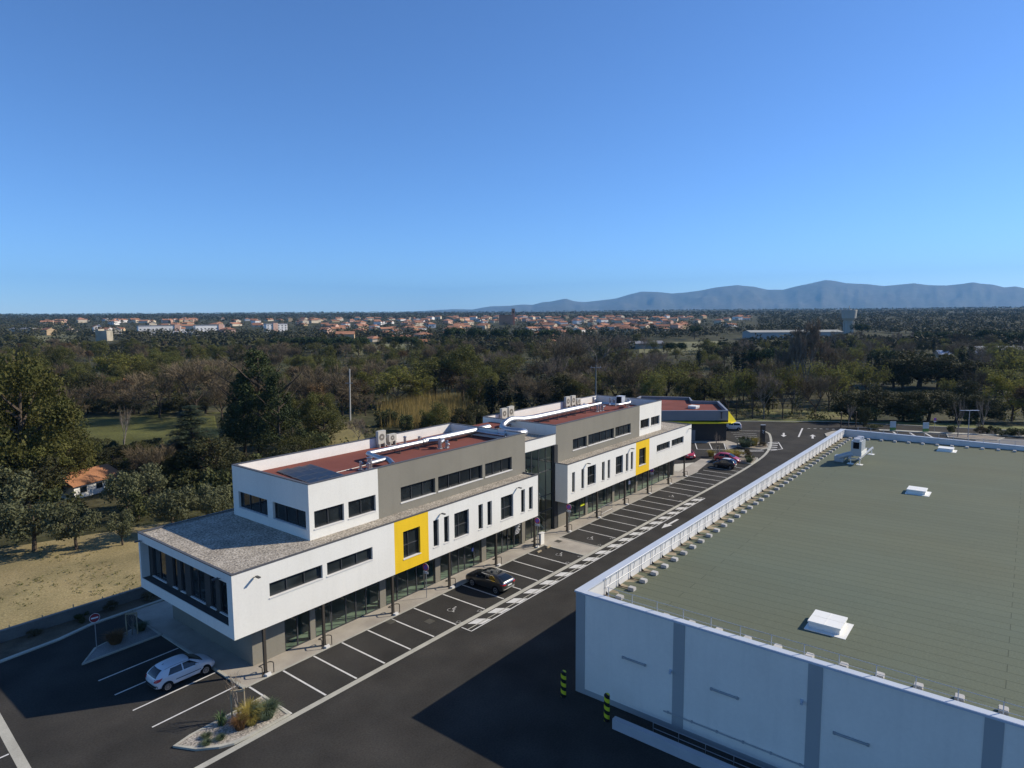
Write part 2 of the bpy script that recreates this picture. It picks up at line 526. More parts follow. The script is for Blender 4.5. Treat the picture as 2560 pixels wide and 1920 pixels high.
# hatched no-parking strip along the gutter
bar(35.35, 32.2, 81.0, 32.24, 0.10); bar(35.4, 32.2, 35.4, 33.2, 0.10); bar(80.95, 32.24, 80.95, 33.2, 0.1)
x = 36.2
while x < 80:
    for ya, yb, s in ((32.66, 33.24, 0.35), (32.30, 32.54, 0.15)):
        sh = 0.45 if ya < 32.5 else 0
        mk.face([(x + s + sh, ya, .010), (x + 1.12 + s + sh, ya, .010), (x + 1.12 - .1 + sh, yb, .010), (x - .1 + sh, yb, .010)])
    x += 2.37
mk.build('road_marking', paint, kind='structure')
strip('drain_channel', [(35.5, 32.60), (80.9, 32.62)], 0.09, 0.0085, kerb_mat)

def wheelchair(name, cx, cy, s, rz):
    b = MB()
    c, si = math.cos(rz), math.sin(rz)
    def Q(u, w): return V((cx + (u * c - w * si) * s, cy + (u * si + w * c) * s, 0.0105))
    def st(pts, w):
        for (a, e) in zip(pts, pts[1:]):
            p, q = Q(*a), Q(*e); t = (q - p).normalized(); nn = V((-t.y, t.x, 0)) * w * s / 2
            p -= t * w * s * .4; q += t * w * s * .4
            b.face([p - nn, q - nn, q + nn, p + nn])
    st([(-.08, .62), (-.05, .18), (.28, .18), (.45, -.28), (.62, -.22)], .085)
    st([(-.06, .38), (.22, .38)], .08)
    k = [(-.05 + .36 * math.cos(a), -.1 + .36 * math.sin(a)) for a in [R(140 + i * 17) for i in range(13)]]
    st(k, .08)
    b.face([Q(-.1 + .1 * math.cos(2 * math.pi * i / 12), .78 + .1 * math.sin(2 * math.pi * i / 12)) for i in range(12)])
    return b.build(name, paint, kind='structure')
for cx, cy in ((37.15, 35.95), (52.75, 35.95), (58.75, 36.0), (79.2, 36.1)):
    wheelchair('disabled_bay_marking', cx, cy, 0.72, R(-90))
for cx, cy in ((38.42, 33.98), (35.95, 34.0), (51.5, 34.1), (54.45 - .85, 34.05), (60.1, 34.15), (57.6, 34.15), (80.5, 34.2), (78.0, 34.2)):
    wheelchair('disabled_bay_marking', cx, cy, 0.40, R(180))

def arrow(cx, cy, dx, dy, L, w):
    b = MB(); d = V((dx, dy, 0)).normalized(); n = V((-d.y, d.x, 0)); c = V((cx, cy, .011))
    tip = c + d * L / 2; nk = c + d * (L / 2 - L * .42); tl = c - d * L / 2
    b.face([tl - n * w * .16, nk - n * w * .16, nk + n * w * .16, tl + n * w * .16])
    b.face([nk - n * w / 2, tip, nk + n * w / 2])
    b.build('road_arrow', paint, kind='structure')
arrow(68.5, 31.35, -1, 0.02, 4.2, 0.9)
arrow(133.4, 37.4, -133.4, -37.4, 4.6, 1.1); arrow(134.9, 32.4, 134.9, 32.4, 4.6, 1.1)
mk = MB()
bar(132.8, 34.45, 143.4, 36.5, .3, .011)
for k in range(5): bar(143.85 + .5 * k, 35.6 - k * 1.05, 144.05 + .5 * k, 35.1 - k * 1.05, .3, .011)
# small hatched tongue at the bend, crossing stripes and the far bays
for q in (0, 1, 2, 3): bar(117.6 + q * 1.9, 35.7 + q * .55, 118.2 + q * 1.9, 34.2 + q * .5, .55)
bar(116.4, 34.75, 119.3, 33.55, .18); bar(119.3, 33.55, 125.2, 36.0, .18); bar(125.2, 36.0, 124.0, 37.4, .18)
for a, c in (((112.6, 39.0), (115.5, 35.6)), ((113.3, 39.5), (116.2, 36.1))): bar(*a, *c, .28)
for i in range(5):
    f = i / 4; bar(122.3 + 7.4 * f, 42.5 + 4.0 * f, 124.0 + 7.5 * f, 39.3 + 2.8 * f, .14)
bar(131.8, 47.8, 135.4, 41.9, .14)
bar(110.1, 45.5, 112.8, 41.3, .14)
for a, c in (((110.1, 45.5), (115.2, 48.0)), ((111.5, 43.3), (116.7, 45.9)), ((112.8, 41.3), (118.2, 43.7))): bar(*a, *c, .16, .016)
mk.build('road_marking', paint, kind='structure')
mk = MB()

for a, c in (((820, 338), (858, 366)), ((998, 348), (1052, 380)), ((1160, 352), (1248, 402))):
    p, q = [at((2040 + x * 520 / 2212) / 2560 * 2212, (1000 + y * 520 / 2212) / 2560 * 2212) for x, y in (a, c)]
    bar(p.x, p.y, q.x, q.y, .35, .011)
mk.build('road_marking', paint, kind='structure')
q = [at((2040 + x * 520 / 2212) / 2560 * 2212, (1000 + y * 520 / 2212) / 2560 * 2212) for x, y in ((1710, 398), (2300, 425), (2300, 520), (1690, 450))]
sheet('parking_bays', [v.xy for v in q], mat('pale_paving', (.16, .155, .145), .9, vary=.1), 0.008)
# ================================================================ office blocks
def window(parent, o, u, nin, a0, a1, z0, z1, depth, bars, hbar=None, sill=True, pane_m=None, sill_out=0.05, sill_m=None):
    """a window set back in its opening: frame (part) > pane and sill (sub-parts)"""
    o, u, nin = V(o), V(u), V(nin)
    Z = V((0, 0, 1))
    f = MB()
    t, dd = 0.055, 0.04
    c = o + nin * (depth - dd)
    def piece(xa, xb, za, zb, d=dd):
        f.obox(c + u * (xa + xb) / 2 + V((0, 0, (za + zb) / 2 - o.z)), u * (xb - xa) / 2, nin * d, Z * (zb - za) / 2)
    piece(a0 + .003, a1 - .003, z0 + .003, z0 + t); piece(a0 + .003, a1 - .003, z1 - t, z1 - .003)
    xs = [a0 + t / 2 + .003, *[a0 + (a1 - a0) * q for q in bars], a1 - t / 2 - .003]
    for x in xs: piece(x - t / 2, x + t / 2, z0 + t, z1 - t, dd - .003)
    if hbar:
        zz = z0 + (z1 - z0) * hbar
        piece(a0 + t, a1 - t, zz - t * .6, zz + t * .6, dd - .006)
    w = f.build('window', frame_mat, parent)
    p = MB(); q = o + nin * (depth - .01)
    P = lambda a, z: q + u * a + V((0, 0, z - o.z))
    p.face([P(a0 + .03, z0 + .03), P(a1 - .03, z0 + .03), P(a1 - .03, z1 - .03), P(a0 + .03, z1 - .03)])
    p.build('pane', pane_m or pane_mat, w)
    if sill:
        s = MB()
        s.obox(o + u * (a0 + a1) / 2 + V((0, 0, z0 - .03 - o.z)) + nin * (depth - .09 - sill_out) / 2, u * ((a1 - a0) / 2 + .05), nin * (depth - .09 + sill_out) / 2, Z * .035)
        s.build('sill', sill_m or sill_mat, w)
    return w

X, Y, Z3 = V((1, 0, 0)), V((0, 1, 0)), V((0, 0, 1))
YF, YU, YG = 39.15, 41.0, 40.75
ZL0, ZL1, ZU1, ZR = 3.2, 7.52, 11.66, 10.72

def coping_loop(mb, x0, x1, y0, y1, z, w, t=0.07, o=0.025):
    mb.box(x0 - o, x1 + o, y0 - o, y0 + w, z, z + t); mb.box(x0 - o, x1 + o, y1 - w, y1 + o, z, z + t)
    mb.box(x0 - o, x0 + w, y0 + w, y1 - w, z, z + t); mb.box(x1 - w, x1 + o, y0 + w, y1 - w, z, z + t)

def shopfront(root, items, y, ztop, xend):
    """ground-floor glazing: items are x positions of mullions, tuples are solid piers"""
    prev = None
    for it in items:
        if isinstance(it, tuple):
            b = MB(); b.box(it[0], it[1], y - .02, y + .3, 0.012, ztop)
            b.build('pier', grey, root)
            if prev is not None and it[0] - prev > .15: bay(root, prev, it[0], y, ztop)
            prev = it[1]
        else:
            if prev is not None and it - prev > .15: bay(root, prev, it, y, ztop)
            prev = it

BAYN = [0]
def bay(root, x0, x1, y, ztop):
    BAYN[0] += 1
    f = MB(); t = .045
    f.box(x0, x0 + t, y, y + .09, .012, ztop); f.box(x1 - t, x1, y, y + .09, .012, ztop)
    f.box(x0 + t, x1 - t, y + .003, y + .087, .012, .075); f.box(x0 + t, x1 - t, y + .003, y + .087, ztop - .06, ztop - .002)
    door = BAYN[0] % 4 == 3
    if door:
        f.box(x0 + t, x1 - t, y + .005, y + .085, 2.15, 2.22)
    w = f.build('shop_door' if door else 'shop_window', frame_mat, root)
    p = MB(); p.face([(x0 + .02, y + .05, .05), (x1 - .02, y + .05, .05), (x1 - .02, y + .05, ztop - .03), (x0 + .02, y + .05, ztop - .03)])
    p.build('pane', shop_glass, w)
    if door:
        h = MB(); h.tube([(x1 - .16, y - .05, .8), (x1 - .16, y - .05, 1.6)], .02, 6); h.build('handle', alu, w)

def office(name, label, x0, x1, ux0, ux1, split, splits_first_white, yel, low_slots, low_wide, upper, cols, shop, gx0, gx1, terrace_end):
    root = thing(name, label, 'office building', (x0, YF, 0))
    yb = 53.0
    D = 0.26
    # --- lower volume: facade pieces white / yellow / white
    holes = low_slots + low_wide
    def seg(xa, xb, m, nm):
        hs = [(a - xa, b - xa, c, d) for a, b, c, d, *_ in holes if xa <= a and b <= xb]
        w = MB(); w.wall((xa, YF, 0), X, xb - xa, ZL0, ZL1, hs, Y, D)
        return w.build(nm, m, root)
    y0, y1 = yel
    seg(x0, y0, white, 'facade_wall'); seg(y0, y1, yellow, 'yellow_panel'); seg(y1, x1, white, 'facade_wall')
    for a, b, c, d, *k in holes:
        wide = b - a > 2.5; slot = b - a < 1
        yl = y0 < a < y1
        window(root, (0, YF, 0), X, Y, a, b, c, d, D, [1 / 3, 2 / 3] if wide else ([] if slot else [.36]), None if (wide or slot) else .46, sill_m=sill_mat)
    w = MB()
    w.face([(x1, YF, ZL0), (x1, yb, ZL0), (x1, yb, ZL1), (x1, YF, ZL1)])
    w.face([(x0, yb, ZL0), (x1, yb, ZL0), (x1, yb, ZL1), (x0, yb, ZL1)])
    if not terrace_end:
        w.face([(x0, YF, ZL0), (x0, yb, ZL0), (x0, yb, ZL1), (x0, YF, ZL1)])
    w.build('side_wall', white, root)
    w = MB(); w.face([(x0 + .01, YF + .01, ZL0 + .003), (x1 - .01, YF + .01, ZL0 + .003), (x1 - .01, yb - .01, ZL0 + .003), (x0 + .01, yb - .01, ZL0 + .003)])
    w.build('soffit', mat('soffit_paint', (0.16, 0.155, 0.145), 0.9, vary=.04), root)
    g = MB(); g.face([(x0 + .1, YF + .1, ZL1 - .07), (x1 - .1, YF + .1, ZL1 - .07), (x1 - .1, yb - .1, ZL1 - .07), (x0 + .1, yb - .1, ZL1 - .07)])
    g.build('gravel_roof', gravel, root)
    cb = MB(); coping_loop(cb, x0, x1, YF, yb, ZL1, .16); cb.build('coping', coping, root)
    # --- upper volume
    yub = 51.75
    def useg(xa, xb, m, nm):
        hs = [(a - xa, b - xa, c, d) for a, b, c, d in upper if xa <= a and b <= xb]
        w = MB(); w.wall((xa, YU, 0), X, xb - xa, ZL1 - .08, ZU1, hs, Y, D); w.build(nm, m, root)
    if splits_first_white:
        useg(ux0, split, white, 'upper_wall'); useg(split, ux1, grey, 'grey_panel')
    else:
        useg(ux0, split, grey, 'grey_panel'); useg(split, ux1, white, 'upper_wall')
    for a, b, c, d in upper:
        n = 4 if b - a > 5 else (3 if b - a > 3.5 else 2)
        window(root, (0, YU, 0), X, Y, a, b, c, d, D, [k / n for k in range(1, n)])
    w = MB()
    lh = [(41.43 - YU, 45.8 - YU, 8.22, 9.58), (46.58 - YU, 50.9 - YU, 8.22, 9.58)] if terrace_end else []
    w.wall((ux0, YU, 0), Y, yub - YU, ZL1 - .08, ZU1, lh, X, D)
    w.wall((ux1, YU, 0), Y, yub - YU, ZL1 - .08, ZU1, [], -X, D)
    w.wall((ux0, yub, 0), X, ux1 - ux0, ZL1 - .08, ZU1, [], -Y, D)
    w.build('upper_wall', white, root)
    for a, b, c, d in lh:
        window(root, (ux0, YU, 0), Y, X, a, b, c, d, D, [1 / 3, 2 / 3])
    t = .22
    w = MB()
    for xa, xb, ya, yb2 in ((ux0, ux0 + t, YU, yub), (ux1 - t, ux1, YU, yub)):
        xx = xb if xa == ux0 else xa
        w.face([(xx, YU + t, ZR - .05), (xx, yub - t, ZR - .05), (xx, yub - t, ZU1), (xx, YU + t, ZU1)])
    for yy in (YU + t, yub - t):
        w.face([(ux0 + t, yy, ZR - .05), (ux1 - t, yy, ZR - .05), (ux1 - t, yy, ZU1), (ux0 + t, yy, ZU1)])
    w.build('parapet', cream_parapet, root)
    w = MB(); w.face([(ux0 + t, YU + t, ZR), (ux1 - t, YU + t, ZR), (ux1 - t, yub - t, ZR), (ux0 + t, yub - t, ZR)])
    w.build('flat_roof', redroof, root)
    w = MB(); coping_loop(w, ux0, ux1, YU, yub, ZU1, t + .02, .06); w.build('coping', coping, root)
    # --- ground floor
    w = MB()
    w.box(gx0, gx0 + .3, YG, 52.6, .012, ZL0)
    w.build('end_wall', grey, root)
    w = MB(); w.box(gx0 + .3, shop[0] if not isinstance(shop[0], tuple) else shop[0][0], YG, YG + .3, .012, ZL0)
    w.build('ground_floor_wall', grey, root)
    w = MB(); w.box(gx1 - .3, gx1, YG + .05, 52.6, .012, ZL0)
    w.build('end_wall', grey, root)
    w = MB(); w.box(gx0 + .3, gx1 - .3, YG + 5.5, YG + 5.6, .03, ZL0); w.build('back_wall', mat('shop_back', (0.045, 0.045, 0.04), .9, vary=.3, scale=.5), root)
    w = MB(); w.face([(gx0 + .3, YG + .1, .02), (gx1 - .3, YG + .1, .02), (gx1 - .3, YG + 5.5, .02), (gx0 + .3, YG + 5.5, .02)])
    w.build('shop_floor', mat('pale_floor', (0.40, 0.46, 0.38), .6, vary=.25, scale=.8), root)
    shopfront(root, shop, YG, ZL0, gx1)
    for cx in cols:
        b = MB(); b.box(cx - .09, cx + .09, 39.19, 39.37, .012, ZL0)
        b.box(cx - .2, cx + .2, 39.08, 39.48, .012, .035)
        b.build('column', steel, root)
    return root

lowA = [(38.41, 39.06, 4.18, 6.53), (39.71, 40.33, 4.18, 6.53), (44.23, 44.86, 4.18, 6.53), (45.51, 46.16, 4.18, 6.53), (50.70, 51.33, 4.18, 6.53), (52.0, 52.65, 4.18, 6.53)]
wideA = [(23.0, 27.21, 5.16, 6.16), (27.6, 31.8, 5.16, 6.16), (34.97, 36.85, 4.19, 6.48), (41.0, 42.92, 4.19, 6.5), (47.51, 49.42, 4.19, 6.5)]
upA = [(27.95, 30.64, 8.22, 9.56), (31.06, 33.78, 8.22, 9.56), (36.48, 40.56, 8.22, 9.56), (40.93, 46.98, 8.22, 9.57), (47.38, 51.55, 8.22, 9.56)]
blockA = office('office_block', 'near white office block with a boxed-out end window and solar panels on its roof',
    20.4, 53.55, 27.52, 53.8, 34.06, True, (34.03, 37.82), lowA, wideA, upA,
    (22.5, 27.2, 33.8, 40.38, 46.85, 53.1),
    [24.96, 26.0, 27.05, (27.06, 27.5), 27.51, 28.97, 30.32, 31.28, 32.3, 33.7, (33.71, 34.33), 34.34, 35.6, 36.8, 37.82, 38.8, 40.1, (40.11, 40.72), 40.73, 42.24, 43.15, 44.02, 45.33, 46.43, (46.44, 47.09), 47.1, 48.5, 49.62, 50.5, 51.57, 52.85, (52.86, 53.4)],
    22.45, 53.5, True)
lowB = [(59.98, 60.57, 4.22, 6.5), (61.9, 62.5, 4.22, 6.5), (66.43, 67.08, 4.22, 6.5), (67.78, 68.37, 4.22, 6.5), (72.3, 72.94, 4.22, 6.5), (73.58, 74.2, 4.22, 6.5)]
wideB = [(63.2, 65.05, 4.28, 6.53), (69.74, 71.55, 4.28, 6.53), (75.83, 77.7, 4.28, 6.5), (80.9, 85.05, 5.2, 6.17), (85.6, 89.66, 5.2, 6.17)]
upB = [(62.94, 65.97, 8.27, 9.57), (66.33, 72.46, 8.27, 9.6), (72.83, 76.9, 8.3, 9.6), (79.66, 82.3, 8.4, 9.62), (82.77, 85.47, 8.4, 9.62)]
blockB = office('office_block', 'farther white office block beyond the glazed stairwell, grey upper storey with a white far end',
    59.07, 92.42, 59.5, 86.0, 79.37, False, (74.93, 78.72), lowB, wideB, upB,
    (59.2, 65.55, 72.3, 78.65, 85.0, 90.4),
    [61.19, 61.93, 64.1, 65.33, (65.34, 65.84), 65.85, 67.07, 68.26, 70.48, 71.73, (71.74, 72.26), 72.27, 73.71, 75.33, 76.72, 78.0, (78.01, 78.5), 78.51, 80.06, 81.5, 82.97, 85.04, 86.69, 88.73],
    59.6, 90.3, False)

# boxed-out end window of the near block
def loggia():
    w = MB()
    w.wall((20.4, YF, 0), Y, 53.0 - YF, ZL0, ZL1, [(39.8 - YF, 52.75 - YF, 3.97, 6.9)], X, .6)
    w.build('end_wall', white, blockA)
    w = MB(); ps = [(41.0, 42.6), (43.0, 43.65), (44.2, 46.1), (47.5, 48.1), (48.55, 49.1), (49.9, 52.0)]
    ps = [(40.15, 41.9), (42.5, 43.2), (44.0, 46.0), (46.9, 47.5), (48.1, 48.75), (49.9, 52.1)]
    w.wall((21.0, YF, 0), Y, 53.0 - YF, 3.9, 7.0, [(a - YF, b - YF, 4.15, 6.8) for a, b in ps], X, .12)
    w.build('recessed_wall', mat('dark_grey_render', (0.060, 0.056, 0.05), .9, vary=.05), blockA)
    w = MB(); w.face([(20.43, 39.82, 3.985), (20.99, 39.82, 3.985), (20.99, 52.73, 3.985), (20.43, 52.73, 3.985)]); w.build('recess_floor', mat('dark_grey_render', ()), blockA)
    for a, b in ps:
        window(blockA, (21.0, 0, 0), Y, X, a, b, 4.15, 6.8, .13, [.5] if b - a > 1.2 else [], sill_out=.08)
loggia()

# ---------------------------------------------------------------- glazed stairwell between the blocks
def stairwell():
    t = thing('stairwell', 'tall glazed stairwell joining the two office blocks under a white band', 'stairwell', (56.2, 41, 0))
    w = MB(); w.box(53.83, 59.47, 41.02, 41.3, 9.56, 10.72); w.box(53.83, 59.47, 52.0, 52.3, .01, 10.7)
    w.build('white_band', white, t)
    w = MB(); w.box(53.82, 59.48, 40.98, 41.14, 10.722, 10.78); w.build('coping', coping, t)
    g = MB(); g.face([(53.84, 41.3, 10.4), (59.46, 41.3, 10.4), (59.46, 52.0, 10.4), (53.84, 52.0, 10.4)]); g.build('gravel_roof', gravel, t)
    xs = [53.86, 54.95, 56.23, 57.57, 58.9]; zs = [.02, 2.45, 4.15, 6.9, 9.56]
    for i in range(4):
        for k in range(4):
            xa, xb, za, zb = xs[i], xs[i + 1], zs[k], zs[k + 1]
            f = MB(); q = .035
            f.box(xa, xa + q, 41.0, 41.1, za, zb); f.box(xb - q, xb, 41.0, 41.1, za, zb)
            f.box(xa + q, xb - q, 41.003, 41.097, za, za + q); f.box(xa + q, xb - q, 41.003, 41.097, zb - q, zb)
            w = f.build('shop_door' if (i == 2 and k == 0) else 'glazing', frame_mat, t)
            p = MB(); p.face([(xa + .02, 41.05, za + .02), (xb - .02, 41.05, za + .02), (xb - .02, 41.05, zb - .02), (xa + .02, 41.05, zb - .02)])
            p.build('pane', shop_glass, w)
    b = MB(); b.box(58.92, 59.58, 40.8, 41.28, .012, 9.54); b.build('dark_pier', mat('dark_panel', (.035, .036, .036), .6, vary=.05), t)
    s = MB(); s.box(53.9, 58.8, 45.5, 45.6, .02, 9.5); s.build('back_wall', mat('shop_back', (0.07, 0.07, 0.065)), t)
    s = MB()
    for z in (3.4, 6.8): s.box(53.9, 58.8, 43.4, 45.45, z - .2, z)
    s.build('landing', concrete, t)
    s = MB()
    for z0, z1, xa, xb in ((.02, 3.3, 58.3, 54.6), (3.4, 6.7, 58.3, 54.6)):
        s.obox(((xa + xb) / 2, 42.3, (z0 + z1) / 2), ((xb - xa) / 2, 0, (z1 - z0) / 2), (0, .55, 0), V((0, 0, .1)))
        s.tube([(xa, 41.7, z0 + 1), (xb, 41.7, z1 + 1)], .03, 6)
    s.build('stair', sill_mat, t)
    h = thing('roof_hatch', 'low box with a brown lid on the gravel roof between the blocks', 'roof hatch', (57.6, 49.2, 10.4))
    b = MB(); b.box(55.6, 59.3, 47.4, 50.4, 10.4, 11.1); b.build('curb', cream_parapet, h)
    b = MB(); b.box(55.5, 59.4, 47.3, 50.5, 11.1, 11.2); b.build('lid', redroof, h)
stairwell()

# ---------------------------------------------------------------- drive-up building with the yellow canopy
def drive_building():
    t = thing('commercial_building', 'low dark building with a grey parapet, red roof and bright yellow pointed canopy', 'building', (118, 50, 0))
    R0 = V((120.6, 43.9, 0)); u = V((-.61, .79, 0)).normalized()
    L = R0 + u * 21
    fp = [R0, V((132.45, 50.25, 0)), V((130.07, 54.97, 0)), V((135.26, 57.87, 0)), V((131.0, 67.6, 0)), V((118, 64, 0)), L]
    c = sum(fp, V((0, 0, 0))) / len(fp)
    ins = lambda k: [p + (c - p).normalized() * k for p in fp]
    w = MB(); w.prism(ins(.35), .015, 3.6, top=False); w.build('wall', mat('charcoal_cladding', (.030, .028, .026), .7, vary=.1, scale=1.5), t)
    w = MB(); w.prism(fp, 3.95, 5.78, top=False); w.prism(ins(.45), 5.2, 5.78, top=False); w.build('parapet', mat('grey_panel', (.20, .205, .215), .6, vary=.04), t)
    w = MB(); w.face([(p.x, p.y, 5.2) for p in ins(.4)]); w.build('flat_roof', redroof, t)
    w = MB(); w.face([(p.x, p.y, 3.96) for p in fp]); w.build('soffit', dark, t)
    w = MB(); a, b = fp, ins(.5)
    for k in range(len(a)):
        j = (k + 1) % len(a)
        for z in (5.84,):
            w.face([(a[k].x, a[k].y, z), (a[j].x, a[j].y, z), (b[j].x, b[j].y, z), (b[k].x, b[k].y, z)])
        w.face([(a[k].x, a[k].y, 5.78), (a[j].x, a[j].y, 5.78), (a[j].x, a[j].y, 5.84), (a[k].x, a[k].y, 5.84)])
        w.face([(b[k].x, b[k].y, 5.70), (b[j].x, b[j].y, 5.70), (b[j].x, b[j].y, 5.84), (b[k].x, b[k].y, 5.84)])
    w.build('coping', mat('pale_coping', (.22, .23, .25), .5, vary=.04), t)
    nb = V((-.79, -.61, 0)).normalized()
    T0 = R0 + V((2.4, -.67, 0))
    w = MB()
    f0, f1 = L + nb * .6, R0 + nb * .6 - u * .4
    P = lambda p, z: (p.x, p.y, z)
    back = -nb * .9
    w.face([P(f0, 3.42), P(f1, 3.42), P(f1, 3.62), P(f0, 4.0)])
    w.face([P(f0, 3.42), P(f1, 3.42), P(f1 + back, 3.42), P(f0 + back, 3.42)])
    w.face([P(f0, 4.0), P(f1, 3.62), P(f1 + back, 3.62), P(f0 + back, 4.0)])
    # the pointed wing at the right end
    top = R0 + nb * .02
    w.face([P(top, 5.75), P(T0, 3.6), P(top, 3.6)]); w.face([P(top, 3.6), P(T0, 3.6), P(T0, 3.42), P(f1, 3.42)])
    w.face([P(top, 5.75), P(T0, 3.6), P(T0 + back * 6, 3.6), P(fp[1], 5.75)])
    w.face([P(T0, 3.42), P(T0, 3.6), P(T0 + back * 6, 3.6), P(T0 + back * 6, 3.42)])
    w.face([P(T0, 3.42), P(T0 + back * 6, 3.42), P(fp[1], 3.42), P(R0, 3.42)])
    w.build('canopy', mat('yellow_metal', (0.74, 0.60, 0.02), .55, vary=.04), t)
    w = MB(); q = R0 + u * 1.3 + nb * .08
    w.tube([P(q, 4.3), P(q, 5.3)], .09, 8); w.tube([P(q, 5.3), P(q, 5.6)], [.1, .22], 8); w.build('downpipe', frame_mat, t)
    w = MB(); q = R0 + u * 6.5 - nb * .02 + nb * .0
    w.obox(P(R0 + u * 6.6 - nb * .25, 1.1), u * .55, nb * .06, Z3 * 1.0); w.build('door', mat('grey_door', (.2, .2, .2), .6), t)
    s = thing('roof_light', 'small white roof light on the red roof of the yellow-canopied building', 'roof light', (123.8, 52.2, 5.2))
    w = MB(); w.box(123, 124.8, 51.3, 52.9, 5.2, 5.5); w.build('curb', wh_trim, s)
    w = MB(); w.box(122.95, 124.85, 51.25, 52.95, 5.5, 5.72); w.build('cover', skyl, s)
drive_building()

# ---------------------------------------------------------------- warehouse
WX0, WX1, WY1, WY0, WZ = 33.6, 106.4, 21.65, -45.0, 6.68
def WRF(y): return 5.63 + .0224 * (21 - max(y, -3))      # the roof falls towards the road
def warehouse():
    t = thing('warehouse', 'large low warehouse with pale panels, grey pilasters and a green-grey flat roof', 'warehouse', (70, 0, 0))
    w = MB()
    w.face([(WX0, WY0, .35), (WX0, WY1 - .65, .35), (WX0, WY1 - .65, WZ - .12), (WX0, WY0, WZ - .12)])
    w.build('wall', wh_panel, t)
    w = MB()
    w.face([(WX0 + .1, WY1, 0), (WX1, WY1, 0), (WX1, WY1, WZ), (WX0 + .1, WY1, WZ)])
    w.face([(WX1, WY1, 0), (WX1, WY0, 0), (WX1, WY0, WZ), (WX1, WY1, WZ)])
    w.build('long_wall', wh_panel, t)
    w = MB()
    for a, b in ((20.94, 21.6), (14.34, 15.02), (7.13, 7.81), (-.06, .63), (-7.3, -6.6)):
        w = MB(); w.box(WX0 - .03, WX0 + .12, a, b, 0.0, WZ - .12); w.build('pilaster', wh_pil, t)
    w = MB(); w.box(WX0 - .015, WX0 + .1, WY0, 20.94, 0, .35); w.build('plinth', wh_pil, t)
    # parapet caps: wide on the long side, narrow on the near side
    w = MB()
    w.box(WX0 - .05, WX1 + .05, WY1 - .57, WY1 + .05, WZ - .1, WZ); w.box(WX0 - .05, WX0 + .42, WY0, WY1 - .57, WZ - .12, WZ - .01)
    w.box(WX1 - .4, WX1 + .05, WY0, WY1 - .57, WZ - .1, WZ)
    w.build('parapet_cap', wh_trim, t)
    w = MB(); yi = WY1 - .6; xa, xb = WX0 + .4, WX1 - .36
    w.face([(xa, yi, 5.5), (xb, yi, 5.5), (xb, yi, WZ - .1), (xa, yi, WZ - .1)])
    for x in (xa, xb):
        w.face([(x, WY0, 5.5), (x, yi, 5.5), (x, yi, WZ - .1), (x, WY0, WZ - .1)])
    w.build('parapet', mat('parapet_lining', (.62, .61, .58), .7, vary=.1, scale=.8), t)
    w = MB()
    for a, b in ((yi, -3), (-3, WY0)):
        w.face([(xa, b, WRF(b)), (xb, b, WRF(b)), (xb, a, WRF(a)), (xa, a, WRF(a))])
    w.build('flat_roof', green_roof, t)
    w = MB()
    nz = random.Random(3)
    for k in range(66):                                   # silt washed up against the long parapet
        x = WX0 + 1 + k * 1.08; ww = .5 + nz.random() * .6
        d1, d2 = .3 + nz.random() * .5, .3 + nz.random() * .5
        w.face([(x, yi - .01, WRF(yi) + .004), (x + ww * .2, yi - d1, WRF(yi - d1) + .004), (x + ww * .8, yi - d2, WRF(yi - d2) + .004), (x + ww, yi - .01, WRF(yi) + .004)])
    w.build('silt', mat('roof_silt', (.30, .245, .16), .95, vary=.3, scale=2), t)
    w = MB(); w.tube([(WX0 - .08, 15.52, 1.03), (WX0 - .08, -10, 1.05)], .035, 6)
    for k in range(12): w.box(WX0 - .10, WX0 - .02, 15.2 - k * 1.45, 15.3 - k * 1.45, .97, 1.1)
    w.build('conduit', wh_pil, t)
warehouse()

def guard_rail():
    for label, a, c, inn, n, d, hgt, along in (
        ('long galvanised guard rail along the roadside parapet of the warehouse roof', V((36.15, 20.98, 0)), V((106.0, 20.98, 0)), V((0, -1, 0)), 42, 1.02, 6.78, True),
        ('guard rail with pale weights along the near edge of the warehouse roof', V((34.2, 19.7, 0)), V((34.2, -9.7, 0)), V((1, 0, 0)), 18, 1.15, 7.16, False),
        ('guard rail with small dark weights along the far edge of the warehouse roof', V((106.15, 19.4, 0)), V((106.15, -9, 0)), V((-1, 0, 0)), 17, 1.55, 7.2, False)):
        t = thing('guard_rail', label, 'guard rail', (a + c) / 2, group='guard rails on the warehouse roof')
        u = (c - a).normalized(); L = (c - a).length
        r = MB()
        for z in (hgt, hgt - (.62 if along else .42)):
            r.tube([a + V((0, 0, z)), c + V((0, 0, z))], .022 if along else .015, 6)
        r.build('rail', rail_mat, t)
        for k in range(n):
            p = a + u * (L * (k + .05) / n)
            z = WRF(p.y)
            b = MB(); b.tube([p + V((0, 0, z)), p + V((0, 0, hgt))], .024, 6)
            if along:
                b.tube([p + u * .5 + V((0, .09, z + .1)), p + u * .75 + V((0, .03, hgt - .02))], .013, 5)
            b.build('post', rail_mat, t)
            w0 = p + inn * d; zw = WRF(w0.y)
            b = MB(); b.tube([V((p.x, p.y, z + .05)), V((w0.x, w0.y, zw + .1))], .028, 5)
            b.face([p + inn * .02 + V((0, 0, z + .26)), p + inn * .3 + V((0, 0, z + .03)), p + inn * .02 + V((0, 0, z + .01))])
            b.build('foot_bar', steel if along else rail_mat, t)
            b = MB(); q = V((-inn.y, inn.x, 0))
            b.obox((w0.x, w0.y, zw + .085), inn * .22, q * .19, Z3 * .08)
            b.obox((w0.x, w0.y, zw + .19), inn * .20, q * .17, Z3 * .025)
            b.build('counterweight', block_mat, t)
guard_rail()

